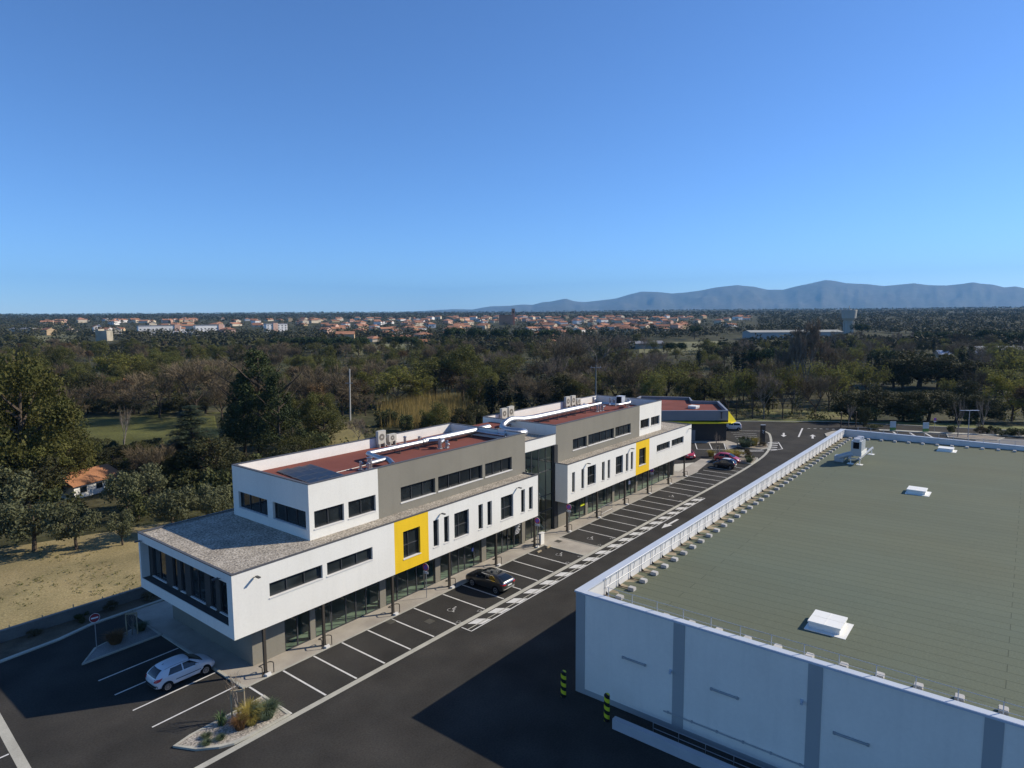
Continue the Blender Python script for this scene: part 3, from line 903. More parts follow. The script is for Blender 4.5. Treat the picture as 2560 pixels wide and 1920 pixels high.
def skylight(label, x0, x1, y0, y1, h=.42):
    z = WRF((y0 + y1) / 2)
    t = thing('skylight', label, 'skylight', ((x0 + x1) / 2, (y0 + y1) / 2, z), 'skylights on the warehouse roof')
    w = MB(); w.box(x0 - .32, x1 + .1, y0 - .32, y1 + .1, z - .05, z + .045); w.build('flashing', skyl, t)
    w = MB(); w.box(x0 + .06, x1 - .06, y0 + .06, y1 - .06, z - .05, z + h - .09); w.build('curb', skyl, t)
    w = MB(); ym = (y0 + y1) / 2; xm = (x0 + x1) / 2
    for xa, xb in ((x0, xm - .012), (xm + .012, x1)):
        w.box(xa, xb, y0, y1, z + h - .09, z + h)
    w.box(x0 + .02, x1 - .02, ym - .012, ym + .012, z + h, z + h + .012)
    w.build('lid', skyl, t)
skylight('large pale skylight nearest the front edge of the warehouse roof', 38.9, 40.7, 7.45, 9.2)
skylight('middle pale skylight alone in the centre of the warehouse roof', 74.9, 76.6, 7.35, 9.0)
skylight('small pale skylight near the far parapet of the warehouse roof', 100.6, 102.2, 7.15, 8.85, .4)

def hvac():
    z = WRF(15.8)
    t = thing('ventilation_unit', 'tall grey ventilation unit on a steel frame on the warehouse roof', 'ventilation unit', (88, 15.8, z))
    cas = mat('unit_casing', (.40, .43, .43), .5, .4, metal=.3, vary=.05)
    b = MB(); b.box(86.9, 88.3, 15.35, 16.5, z + .95, z + 2.75); b.build('casing', cas, t)
    b = MB(); b.box(86.87, 86.9, 15.6, 16.25, z + 1.85, z + 2.62); b.build('grille', dark, t)
    b = MB(); b.box(88.34, 89.9, 15.45, 16.4, z + .95, z + 2.6); b.build('rear_casing', cas, t)
    b = MB(); b.box(86.86, 90.0, 15.3, 15.36, z + 1.0, z + 1.5); b.build('side_panel', skyl, t)
    for x in (87.25, 88.1, 89.2):
        b = MB(); b.tube([(x, 15.9, z + 2.62), (x, 15.9, z + 3.02)], [.40, .38], 14); b.build('fan_hood', rail_mat, t)
    b = MB()
    for y in (15.35, 16.45): b.box(85.9, 94.3, y - .07, y + .07, z + .77, z + .95)
    for x in (86.3, 90, 94): b.box(x - .06, x + .06, 15.2, 16.6, z + .67, z + .77)
    b.build('frame', rail_mat, t)
    for x in (86.6, 93.9):
        for y in (15.4, 16.4):
            b = MB(); b.box(x - .05, x + .05, y - .05, y + .05, z + .04, z + .77); b.box(x - .38, x + .38, y - .33, y + .33, z - .02, z + .045); b.build('leg', skyl, t)
    b = MB(); b.tube(fillet([(87.2, 16.3, z + 1.15), (87.1, 17.0, z + .9), (87.2, 17.8, z + .5), (87.4, 18.1, z + .42)], .5), .34, 10); b.build('duct', cas, t)
    b = MB(); b.box(86.9, 87.9, 17.3, 18.3, z - .02, z + .72); b.build('intake_box', cas, t)
hvac()

for k, (y0, y1, x) in enumerate(((16.76, 18.23, 0), (11.27, 12.74, 0), (5.0, 6.5, 0), (-1.6, -3.0, 0))):
    if k == 3: continue
    lab = ['slim tube lamp on the first wall panel from the warehouse corner', 'slim tube lamp on the middle wall panel of the warehouse', 'slim tube lamp just right of the second full pilaster of the warehouse'][k]
    t = thing('wall_lamp', lab, 'wall lamp', (WX0, (y0 + y1) / 2, 3.4), 'tube lamps on the warehouse wall')
    b = MB(); b.tube([(WX0 - .07, y0, 3.4), (WX0 - .07, y1, 3.4)], .06, 8); b.build('tube', mat('lamp_tube', (.30, .31, .30), .5), t)
    b = MB(); b.box(WX0 - .1, WX0 - .002, y0 - .05, y0 + .06, 3.32, 3.46); b.box(WX0 - .1, WX0 - .002, y1 - .06, y1 + .05, 3.32, 3.46); b.build('end_cap', wh_pil, t)
for y, z, lab in ((8.05, 4.47, 'small dome camera beside the second pilaster of the warehouse'), (15.14, 3.61, 'tiny sensor beside the first pilaster of the warehouse')):
    t = thing('security_camera', lab, 'security camera', (WX0, y, z))
    b = MB(); b.box(WX0 - .05, WX0 - .002, y - .08, y + .08, z - .07, z + .07); b.build('bracket', wh_trim, t)
    b = MB(); b.tube([(WX0 - .05, y, z), (WX0 - .25, y - .05, z - .06)], [.06, .08], 10); b.build('housing', wh_trim, t)

def ramp():
    t = thing('ramp_wall', 'low pale concrete wall edging the sunken ramp beside the warehouse', 'low wall', (31.7, 10, 0))
    b = MB(); b.box(31.6, 31.95, -12, 17.8, 0, .62); b.build('wall', mat('ramp_concrete', (.42, .42, .42), .85, vary=.08, scale=.8), t)
    t = thing('handrail', 'thin metal handrail behind the low ramp wall at the foot of the warehouse', 'handrail', (32.6, 8, 0))
    b = MB()
    for z in (.72, .38): b.tube([(32.6, 15.7, z), (32.6, -10, z)], .02, 6)
    b.build('rail', post_mat, t)
    for k in range(13):
        y = 15.7 - k * 1.55
        b = MB(); b.tube([(32.6, y, 0), (32.6, y, .72)], .022, 6); b.build('post', post_mat, t)
ramp()

def bollard(x, y, label):
    t = thing('bollard', label, 'bollard', (x, y, 0), 'striped bollards by the warehouse corner')
    m = MATS.get('bollard_stripe')
    if m is None:
        m = mat('bollard_stripe', (.5, .5, .03), .5, vary=0)
        n = m.node_tree
        tc = n.nodes.new('ShaderNodeTexCoord'); sx = n.nodes.new('ShaderNodeSeparateXYZ')
        n.links.new(tc.outputs['Object'], sx.inputs[0])
        at2 = n.nodes.new('ShaderNodeMath'); at2.operation = 'ARCTAN2'
        n.links.new(sx.outputs[1], at2.inputs[0]); n.links.new(sx.outputs[0], at2.inputs[1])
        mu = n.nodes.new('ShaderNodeMath'); mu.operation = 'MULTIPLY_ADD'; mu.inputs[1].default_value = 1 / (2 * math.pi)
        n.links.new(at2.outputs[0], mu.inputs[0])
        m2 = n.nodes.new('ShaderNodeMath'); m2.operation = 'MULTIPLY'; m2.inputs[1].default_value = 2.0
        n.links.new(sx.outputs[2], m2.inputs[0]); n.links.new(m2.outputs[0], mu.inputs[2])
        fr = n.nodes.new('ShaderNodeMath'); fr.operation = 'FRACT'; n.links.new(mu.outputs[0], fr.inputs[0])
        gt = n.nodes.new('ShaderNodeMath'); gt.operation = 'GREATER_THAN'; gt.inputs[1].default_value = .5; n.links.new(fr.outputs[0], gt.inputs[0])
        x_ = n.nodes.new('ShaderNodeMix'); x_.data_type = 'RGBA'; n.links.new(gt.outputs[0], x_.inputs[0])
        x_.inputs[6].default_value = (.62, .62, .03, 1); x_.inputs[7].default_value = (.012, .012, .012, 1)
        n.links.new(x_.outputs[2], n.nodes['Principled BSDF'].inputs['Base Color'])
    b = MB(); b.tube([(x, y, 0), (x, y, 1.62), (x, y, 1.66)], [.17, .17, .14], 20); b.build('post', m, t, smooth=False)
bollard(32.6, 21.88, 'yellow and black striped bollard at the warehouse corner by the road')
bollard(32.09, 18.45, 'yellow and black striped bollard at the end of the low ramp wall')
# ================================================================ rooftop plant on the office blocks
def duct(label, pieces, rings=True):
    t = thing('air_duct', label, 'air duct', pieces[0][1][0], 'air ducts on the office roofs')
    for nm, path, r, fl in pieces:
        b = MB(); p = fillet(path, fl) if fl else [V(q) for q in path]
        b.tube(p, r, 18)
        if rings:
            for a, c in zip(path, path[1:]):
                a, c = V(a), V(c); L = (c - a).length
                for k in range(1, int(L / 1.5)):
                    q = a + (c - a) * (k * 1.5 / L)
                    dd = (c - a).normalized() * .02
                    b.tube([q - dd, q + dd], r + .012, 18)
        b.build(nm, alu, t, smooth=False)
        for pl in b.v[:0]: pass
    return t

def supports(t, xs, y, z0, z1, w=.45):
    for x in xs:
        b = MB(); b.box(x - .05, x + .05, y - w, y + w, z0, z0 + .06); b.box(x - .03, x + .03, y - w + .05, y - w + .12, z0 + .06, z1); b.box(x - .03, x + .03, y + w - .12, y + w - .05, z0 + .06, z1)
        b.build('support', steel, t)

zd = 11.28
d1 = duct('long silver duct along the red roof of the near block, ending in a bend', [
    ('main_pipe', [(37.7, 43.3, zd - .3), (38.0, 44.3, zd), (37.75, 45.1, zd), (38.35, 47.55, zd), (45.6, 47.55, zd)], .25, .35),
    ('wide_pipe', [(45.6, 47.55, zd + .02), (53.0, 47.55, zd + .02), (55.6, 47.5, zd + .1)], .36, .3),
    ('collar', [(45.3, 47.55, zd), (46.2, 47.55, zd)], .33, 0),
    ('branch_pipe', [(53.2, 47.6, zd), (53.0, 44.9, zd + .02), (53.2, 43.2, zd)], .17, .3),
    ('bend_pipe', [(36.2, 44.6, zd - .1), (37.9, 44.45, zd)], .22, 0)])
supports(d1, [39.5, 42, 44.5, 47.5, 50, 52.3], 47.55, ZR, zd - .2)
d2 = duct('short silver cross duct with a round elbow on the near block roof', [
    ('main_pipe', [(45.9, 47.4, zd), (46.6, 46.7, zd + .1), (47.0, 46.2, zd + .1), (46.2, 45.9, zd)], .22, .4)])
d3 = duct('fat silver duct snaking over the gap and along the far block roof', [
    ('elbow_pipe', [(53.2, 44.2, 11.45), (55.0, 42.3, 11.3), (56.6, 42.9, 11.2), (56.0, 45.2, 11.2), (57.0, 46.9, 11.25), (58.6, 46.95, 11.95), (61.0, 46.9, 11.62)], .36, .9),
    ('main_pipe', [(60.8, 46.9, 11.62), (63.4, 46.9, 11.5), (75.7, 46.95, 11.5)], .37, .3),
    ('slim_pipe', [(75.7, 46.95, 11.5), (79.3, 46.95, 11.5), (79.3, 44.6, 11.5)], .24, .3),
    ('cross_pipe', [(78.9, 45.5, 11.45), (80.2, 44.6, 11.4), (82.8, 44.4, 11.4), (83.3, 44.6, 11.6), (83.5, 45.2, 11.3), (83.6, 45.4, 10.9)], .2, .3)])
supports(d3, [62, 64, 66, 68, 70, 72, 74.5, 77], 46.92, ZR, 11.3)

def vent(label, x, y, h, r, elbow=None):
    t = thing('roof_vent', label, 'roof vent', (x, y, ZR), 'silver roof vents on the office roofs')
    b = MB(); b.tube([(x, y, ZR), (x, y, ZR + h)], r, 14)
    for k in (.3, .65): b.tube([(x, y, ZR + h * k - .02), (x, y, ZR + h * k + .02)], r + .012, 14)
    b.build('pipe', alu, t)
    b = MB(); b.tube([(x, y, ZR), (x, y, ZR + .06)], r + .12, 14); b.build('base', alu, t)
    if elbow:
        b = MB(); b.tube(fillet([(x, y, ZR + h * .6), (x + elbow[0] * .5, y + elbow[1] * .5, ZR + h * .6), (x + elbow[0], y + elbow[1], ZR + h * .75)], .15), r * .7, 10); b.build('elbow', alu, t)
    else:
        b = MB(); b.tube([(x, y, ZR + h), (x, y, ZR + h + .05), (x, y, ZR + h + .14)], [r + .05, r + .06, .03], 14); b.build('cap', alu, t)
for i, (x, y, h, r, e, lab) in enumerate((
    (36.15, 44.55, .95, .22, None, 'broad silver vent beside the bend of the near block duct'),
    (35.45, 44.9, .75, .12, (.3, .1), 'thin silver vent with an elbow left of the broad near-block vent'),
    (35.75, 44.25, .55, .13, None, 'short silver vent at the foot of the broad near-block vent'),
    (45.95, 45.7, 1.0, .19, None, 'tall silver vent in the middle of the near block roof'),
    (46.55, 45.35, .62, .13, (.1, -.25), 'short silver vent right of the tall mid-roof vent on the near block'),
    (46.9, 45.6, .6, .11, None, 'slim silver vent rightmost of the mid-roof trio on the near block'),
    (45.4, 50.2, .75, .14, None, 'silver vent by the rear parapet of the near block, left of its pair'),
    (47.4, 50.2, .55, .13, (.3, 0), 'silver vent by the rear parapet of the near block, right of its pair'),
    (53.0, 42.6, .7, .12, (-.3, .2), 'silver vent at the far front corner of the near block roof'),
    (53.4, 42.2, .6, .10, None, 'thin capped vent at the far front corner of the near block roof'),
    (76.5, 45.9, .85, .14, None, 'leftmost silver vent of the cluster beside the far block duct'),
    (77.2, 45.9, .8, .13, None, 'second silver vent of the cluster beside the far block duct'),
    (77.9, 45.9, .85, .16, (.5, -.1), 'silver vent with a round elbow in the far block cluster'),
    (83.6, 45.0, 1.0, .13, None, 'silver vent at the far front corner of the far block roof'),
    (83.2, 50.6, 1.0, .2, (.6, 0), 'tall silver vent by the rear parapet of the far block'),
    (84.6, 48.6, .8, .12, None, 'thin vent behind the dark cabinet on the far block, leftmost'),
    (85.0, 48.2, .6, .13, None, 'thin vent behind the dark cabinet on the far block, middle one'),
    (85.3, 47.8, .65, .12, None, 'thin vent behind the dark cabinet on the far block, nearest it'))):
    vent(lab, min(x, 85.4), y, h, r, e)

def ac_unit(label, x0, w, y, z, h, d=.38):
    t = thing('air_conditioner', label, 'air conditioner', (x0 + w / 2, y, ZR), 'air conditioners on the office roofs')
    b = MB(); b.box(x0, x0 + w, y - d / 2, y + d / 2, z, z + h); b.box(x0 - .01, x0 + w + .01, y - d / 2 - .01, y + d / 2 + .01, z + h, z + h + .03); b.build('casing', ac_mat, t)
    fans = 2 if h > 1.6 else 1
    b = MB(); yy = y - d / 2 - .006; r = min(w, h) * .36
    c = (x0 + w * .46, yy, z + h * .52)
    b.ring(c, X, Z3, r * .3, r, 22); b.build('fan', fan_mat, t)
    b = MB(); b.disc((c[0], yy - .004, c[2]), X, Z3, r * .3, 14); b.build('hub', ac_mat, t)
    for x in (x0 + .1, x0 + w - .2):
        b = MB(); b.box(x, x + .1, y - d / 2 - .05, y + d / 2 + .05, ZR, z); b.build('foot', ac_mat, t)
    b = MB(); b.tube(fillet([(x0 + w * .8, y - d / 2, z + .15), (x0 + w * .9, y - .5, ZR + .1), (x0 + w + .9, y - .8, ZR + .05)], .2), .025, 6); b.build('hose', skyl, t)
ac_unit('tall cream air conditioner by the rear parapet of the near block', 42.6, .98, 51.2, 11.08, 1.28)
ac_unit('low cream air conditioner beside the tall one on the near block', 44.0, 1.0, 51.2, 11.1, .72)
ac_unit('left of two cream air conditioners at the near end of the far block', 62.3, 1.02, 51.2, 11.05, 1.3)
ac_unit('right of two cream air conditioners at the near end of the far block', 63.65, 1.05, 51.2, 11.1, 1.35)
ac_unit('leftmost tall air conditioner of three on the rear of the far block', 76.6, 1.05, 51.2, 11.05, 1.3)
ac_unit('middle tall air conditioner of three on the rear of the far block', 78.05, 1.0, 51.2, 11.05, 1.3)
ac_unit('small low air conditioner, rightmost of three on the far block', 79.5, .95, 51.2, 11.05, .75)
t = thing('service_cabinet', 'dark open service cabinet on the far end of the far block roof', 'cabinet', (84.6, 46.9, ZR))
b = MB(); b.box(84.2, 85.2, 46.4, 46.45, ZR, ZR + 1.25); b.box(84.2, 84.25, 46.45, 47.3, ZR, ZR + 1.25); b.box(85.15, 85.2, 46.45, 47.3, ZR, ZR + 1.25); b.box(84.15, 85.25, 46.35, 47.35, ZR + 1.25, ZR + 1.3); b.build('casing', wh_trim, t)
b = MB(); b.box(84.18, 84.2, 46.5, 47.25, ZR + .1, ZR + 1.2); b.build('panel', dark, t)

def solar():
    dk = mat('solar_cells', (.014, .017, .024), .35, .4, vary=.1, scale=3)
    fr = mat('solar_frame', (.10, .11, .12), .4, .4)
    n = 0
    O = V((29.75, 43.35, ZR)); u = V((.12, .993, 0)).normalized(); w = V((.993, -.12, 0)).normalized()
    names = ['front', 'second', 'third']; cols = ['first', 'second', 'third', 'fourth']
    for r in range(3):
        for c in range(4):
            if r == 2 and c == 3: pass
            p = O + w * (r * 1.06) + u * (c * 1.68) + w * (c * 0.0)
            t = thing('solar_panel', f'dark solar panel, {cols[c]} from the front parapet in the {names[r]} row', 'solar panel', p, 'solar panels on the near block')
            a, bb = p, p + u * 1.62
            h0, h1 = .10, .20
            b = MB()
            A = [a + V((0, 0, h0)), bb + V((0, 0, h0)), bb + w * 1.0 + V((0, 0, h1)), a + w * 1.0 + V((0, 0, h1))]
            dn = V((0, 0, -.04))
            b.face(A); b.face([q + dn for q in reversed(A)])
            for k in range(4): b.face([A[k], A[k] + dn, A[(k + 1) % 4] + dn, A[(k + 1) % 4]])
            b.build('frame', fr, t)
            g = MB(); e = V((0, 0, .004))
            g.face([A[0] + (u + w) * .03 + e, A[1] + (w - u) * .03 + e, A[2] - (u + w) * .03 + e, A[3] + (u - w) * .03 + e]); g.build('cells', dk, t)
            s = MB(); s.box(p.x + .1, p.x + .2, p.y + .3, p.y + .5, ZR + .003, ZR + .08); s.build('foot', rail_mat, t)
solar()
t = thing('roof_cable', 'thin white conduit running from the solar panels to the vents', 'conduit', (34, 45.5, ZR))
b = MB(); b.tube([(33.2, 45.6, ZR + .05), (35.6, 45.7, ZR + .05), (38.0, 46.0, ZR + .05)], .03, 6); b.build('pipe', skyl, t)

# ---------------------------------------------------------------- lamps on the facades
def arm_lamp(label, x, y, z, dx, dy):
    t = thing('wall_lamp', label, 'wall lamp', (x, y, z), 'arm lamps on the office walls')
    n = V((dx, dy, 0)); s = V((-dy, dx, 0))
    o = V((x, y, z))
    b = MB(); b.tube([o, o + n * .16 + V((0, 0, .05))], .03, 6); b.build('arm', frame_mat, t)
    b = MB(); b.obox(o + n * .34 + s * (.12 if abs(dy) > .5 else 0) + V((0, 0, .07)), n * .2, s * .09, V((0, 0, .04))); b.build('head', frame_mat, t)
arm_lamp('arm lamp at the near corner of the near block facade', 21.9, YF, 6.95, 0, -1)
arm_lamp('arm lamp just right of the yellow panel on the near block', 39.2, YF, 6.92, 0, -1)
arm_lamp('arm lamp by the last slit windows of the near block', 49.95, YF, 6.9, 0, -1)
arm_lamp('arm lamp by the first square window of the far block', 62.85, YF, 6.96, 0, -1)
arm_lamp('arm lamp just left of the yellow panel on the far block', 73.3, YF, 6.96, 0, -1)
arm_lamp('arm lamp at the far corner of the far block facade', 91.3, YF, 6.96, 0, -1)
arm_lamp('black lamp at the left top corner of the end window frame', 20.4, 52.3, 7.0, -1, 0)
arm_lamp('black lamp at the right top corner of the end window frame', 20.4, 40.6, 7.0, -1, 0)

# ---------------------------------------------------------------- hoops round the column feet
def hoop(x, label):
    t = thing('column_guard', label, 'column guard', (x, 39.05, 0), 'bent tube guards at the column feet')
    b = MB()
    P = [(x - .42, 39.42, 0), (x - .42, 39.42, .62), (x - .28, 38.98, .78), (x + .28, 38.98, .78), (x + .42, 39.42, .62), (x + .42, 39.42, 0)]
    b.tube(fillet([(x - .42, 38.95, 0), (x - .42, 38.95, .72), (x - .42, 39.42, .6), (x + .42, 39.42, .6), (x + .42, 38.95, .72), (x + .42, 38.95, 0)], .13), .033, 8)
    b.build('hoop', steel, t)
    b = MB(); b.prism([(x - .22, 38.72), (x + .1, 38.72), (x + .2, 39.0), (x - .25, 39.0)], .013, .15); b.build('stone', sill_mat, t)
words = ['first', 'second', 'third', 'fourth', 'fifth', 'sixth']
for i, x in enumerate((22.5, 27.2, 33.8, 40.38, 46.85, 53.1)):
    hoop(x, f'bent tube guard round the foot of the {words[i]} column of the near block')
for i, x in enumerate((59.2, 65.55, 72.3, 78.65, 85.0, 90.4)):
    hoop(x, f'bent tube guard round the foot of the {words[i]} column of the far block')

# ---------------------------------------------------------------- signs
red = mat('sign_red', (.62, .03, .04), .5, vary=.03)
blue = mat('sign_blue', (.10, .16, .62), .5, vary=.03)
swhite = mat('sign_white', (.8, .8, .8), .5, vary=.03)
def sign_post(name, label, x, y, h, n, kind, plate=True, r=.32, group=None, z0=0.012):
    red = MATS['sign_red'] if kind == 'stop' else mat('sign_red_shaded', (.26, .03, .035), .7, vary=.1)  # no-entry red is the same paint with the block's shade darkened into its colour
    t = thing(name, label, 'road sign', (x, y, z0), group)
    n = V((n[0], n[1], 0)).normalized(); s = V((-n.y, n.x, 0))
    b = MB(); b.tube([(x, y, z0), (x, y, h)], .032, 8); b.build('post', post_mat, t)
    c = V((x, y, h - r)) + n * .045
    b = MB(); b.tube([c - n * .01, c + n * .004], r, 28); b.build('disc', swhite if kind == 'stop' else red, t)
    if kind == 'stop':
        b = MB(); e = n * .008
        b.ring(c + e, s, Z3, r * .66, r * .95, 28); b.build('red_ring', red, t)
        b = MB(); b.disc(c + e, s, Z3, r * .66, 28); b.build('blue_field', blue, t)
        b = MB(); d = (s + Z3).normalized(); q = (s - Z3).normalized()
        b.obox(c + n * .012, q * r * .66, d * r * .09, n * .002)
        b.build('red_bar', red, t)
    else:
        b = MB(); b.ring(c + n * .008, s, Z3, r * .92, r * .99, 28); b.build('white_rim', swhite, t)
        b = MB(); b.obox(c + n * .01, s * r * .66, Z3 * r * .15, n * .003); b.build('white_bar', swhite, t)
    if plate:
        b = MB(); b.obox(c + V((0, 0, -r - .14)), s * .26, Z3 * .1, n * .008); b.build('plate', swhite, t)
        b = MB(); b.obox(c + V((0, 0, -r - .14)) + n * .01 + s * -.16, s * .05, Z3 * .06, n * .002); b.obox(c + V((0, 0, -r - .15)) + n * .01 + s * .06, s * .13, Z3 * .02, n * .002); b.build('plate_text', frame_mat, t)
G = 'no-parking signs along the pavement'
sign_post('no_parking_sign', 'round no-parking sign in front of the yellow panel of the near block', 37.5, 39.2, 3.05, (-1, -.1), 'stop', group=G)
sign_post('no_parking_sign', 'round no-parking sign by the last column of the near block', 52.9, 38.75, 3.25, (-1, -.1), 'stop', group=G)
sign_post('no_parking_sign', 'round no-parking sign by the first column of the far block', 58.75, 38.75, 3.3, (-1, -.1), 'stop', group=G)
sign_post('no_parking_sign', 'round no-parking sign beneath the yellow panel of the far block', 79.85, 39.3, 3.3, (-1, -.1), 'stop', group=G)
sign_post('no_parking_sign', 'round no-parking sign by the road beyond the warehouse', 153.8, 14.3, 3.0, (-.8, -.6), 'stop', group=G)
sign_post('no_entry_sign', 'shaded red no-entry sign on the island left of the near block', 16.72, 51.93, 2.75, (-.15, -1), 'no', plate=False, r=.34, z0=.1)

def totem():
    t = thing('sign_pylon', 'black sign pylon standing by the planted bend of the road', 'sign pylon', (121, 37.6, 0))
    b = MB(); s = V((.62, -.78, 0)); n = V((-.78, -.62, 0)); c = V((121, 37.6, 0))
    b.obox(c + V((0, 0, 1.85)), s * .42, n * .16, Z3 * 1.8); b.build('panel', mat('totem_black', (.015, .016, .017), .35, .5, vary=.05), t)
    b = MB(); b.obox(c + V((0, 0, 3.67)), s * .43, n * .17, Z3 * .025); b.build('cap', wh_trim, t)
    b = MB(); f = c + n * .168
    def st(a, e, w):
        p, q = f + s * a[0] + V((0, 0, a[1])), f + s * e[0] + V((0, 0, e[1]))
        d = (q - p); L = d.length; d.normalize(); m = n.cross(d)
        b.obox((p + q) / 2, d * L / 2, m * w, n * .004)
    st((-.22, 2.72), (.2, 2.66), .035); st((.2, 2.66), (-.08, 2.36), .035); st((-.08, 2.36), (.1, 2.12), .035)
    b.build('emblem', wh_trim, t)
totem()

# crowd barrier, meter cabinet, wheel stops
t = thing('crowd_barrier', 'thin metal crowd barrier standing on the pavement before the far block', 'barrier', (67.7, 39.1, .012))
b = MB(); b.tube(fillet([(66.3, 39.1, .15), (66.3, 39.1, 1.1), (69.0, 39.2, 1.1), (69.0, 39.2, .15)], .15), .022, 6); b.tube([(66.3, 39.1, .25), (69.0, 39.2, .25)], .018, 6); b.build('frame', post_mat, t)
b = MB()
for k in range(1, 18):
    f = k / 18; b.tube([(66.3 + 2.7 * f, 39.1 + .1 * f, .25), (66.3 + 2.7 * f, 39.1 + .1 * f, 1.1)], .009, 5)
b.build('bars', post_mat, t)
for x in (66.5, 68.8):
    b = MB(); b.tube([(x, 38.85, .02), (x, 39.12, .16), (x, 39.4, .02)], .018, 6); b.build('foot', post_mat, t)
t = thing('meter_cabinet', 'narrow white meter cabinet on the pavement between the two blocks', 'cabinet', (54.1, 39.1, .012))
b = MB(); b.box(53.85, 54.45, 39.0, 39.28, .012, 1.18); b.build('casing', white, t)
b = MB(); b.box(53.8, 54.5, 38.96, 39.32, 1.18, 1.24); b.build('cap', sill_mat, t)
b = MB(); b.box(53.83, 53.85, 39.04, 39.24, .2, 1.1); b.build('door', wh_trim, t)
for x, y, lab in ((52.1, 37.95, 'left of two short wooden wheel stops in the disabled bay'), (53.75, 37.95, 'right of two short wooden wheel stops in the disabled bay')):
    t = thing('wheel_stop', lab, 'wheel stop', (x, y, 0), 'wheel stops in the disabled bay')
    b = MB(); b.obox((x, y, .06), (.32, 0, 0), (0, .09, 0), (0, 0, .055)); b.obox((x, y, .125), (.31, 0, 0), (0, .07, 0), (0, 0, .012)); b.build('block', wood, t)
for x, y, lab in ((34.6, 35.9, 'square manhole cover in the bay under the yellow panel'), (55.9, 38.2, 'square manhole cover on the crossing between the blocks'), (32.7, 38.3, 'worn manhole cover at the pavement edge of the near block')):
    z = .012 if x > 50 else 0
    b = MB(); b.box(x - .33, x + .33, y - .33, y + .33, z, z + .012); b.box(x - .22, x + .22, y - .22, y + .22, z + .012, z + .018)
    tag(b.build('manhole_cover', mat('cast_iron', (.075, .07, .055), .7, vary=.2, scale=4)), lab, 'manhole cover')

# shop lettering seen on the glass of the near block
b = MB(); rn = random.Random(8)
for r in range(9):
    x = 51.75
    while x < 52.5 - .1 * (r % 3):
        w_ = .05 + rn.random() * .09
        b.face([(x, 40.735, 2.65 - r * .16), (x + w_, 40.735, 2.65 - r * .16), (x + w_, 40.735, 2.72 - r * .16), (x, 40.735, 2.72 - r * .16)]); x += w_ + .03
b.build('lettering', swhite, blockA)
b = MB(); b.face([(64.25, 40.735, 1.35), (65.1, 40.735, 1.35), (65.1, 40.735, 1.62), (64.25, 40.735, 1.62)]); b.build('poster', mat('poster_yellow', (.75, .8, .03), .6), blockB)
b = MB(); b.face([(76.0, 40.735, 1.5), (76.5, 40.735, 1.5), (76.5, 40.735, 2.0), (76.0, 40.735, 2.0)]); b.build('poster', swhite, blockB)
b = MB(); b.face([(45.0, 40.735, 1.5), (45.25, 40.735, 1.5), (45.25, 40.735, 1.85), (45.0, 40.735, 1.85)]); b.build('poster', mat('poster_blue', (.25, .3, .6), .6), blockA)

# ---------------------------------------------------------------- boundary wall with fence posts left of the near block
t = thing('boundary_wall', 'low grey boundary wall between the dry field and the car park', 'wall', (25, 58.8, 0))
b = MB(); b.box(-5, 62, 58.66, 58.86, -1, .86); b.build('wall', mat('block_wall', (.15, .145, .13), .95, vary=.15, scale=.6, fine=.1, fscale=6), t)
b = MB(); b.box(-5, 62, 58.62, 58.9, .86, .92); b.build('capping', mat('wall_capping', (.2, .19, .17), .9), t)
for k in range(24):
    x = 11.2 + k * 2.1
    b = MB(); b.box(x - .03, x + .03, 58.73, 58.79, .92, 1.12 + (.1 if k % 3 == 0 else 0)); b.build('post', wood, t)
# ================================================================ cars
tyre_m = mat('tyre_rubber', (.014, .014, .014), .85, .2, vary=.1)
cglass = mat('car_glass', (.010, .013, .015), .05, .6, vary=0)
blackpl = mat('black_plastic', (.02, .02, .022), .6, .3, vary=0)
chrome = mat('chrome', (.75, .76, .78), .12, .5, metal=1.0, vary=0)
tail_m = mat('tail_lamp_red', (.45, .018, .02), .15, .6, vary=.05)
head_m = mat('headlamp', (.62, .64, .66), .08, .7, vary=.05)
rim_m = mat('wheel_rim', (.36, .37, .39), .35, .5, metal=.8, vary=0)
plate_m = mat('number_plate', (.72, .72, .68), .5, vary=0)

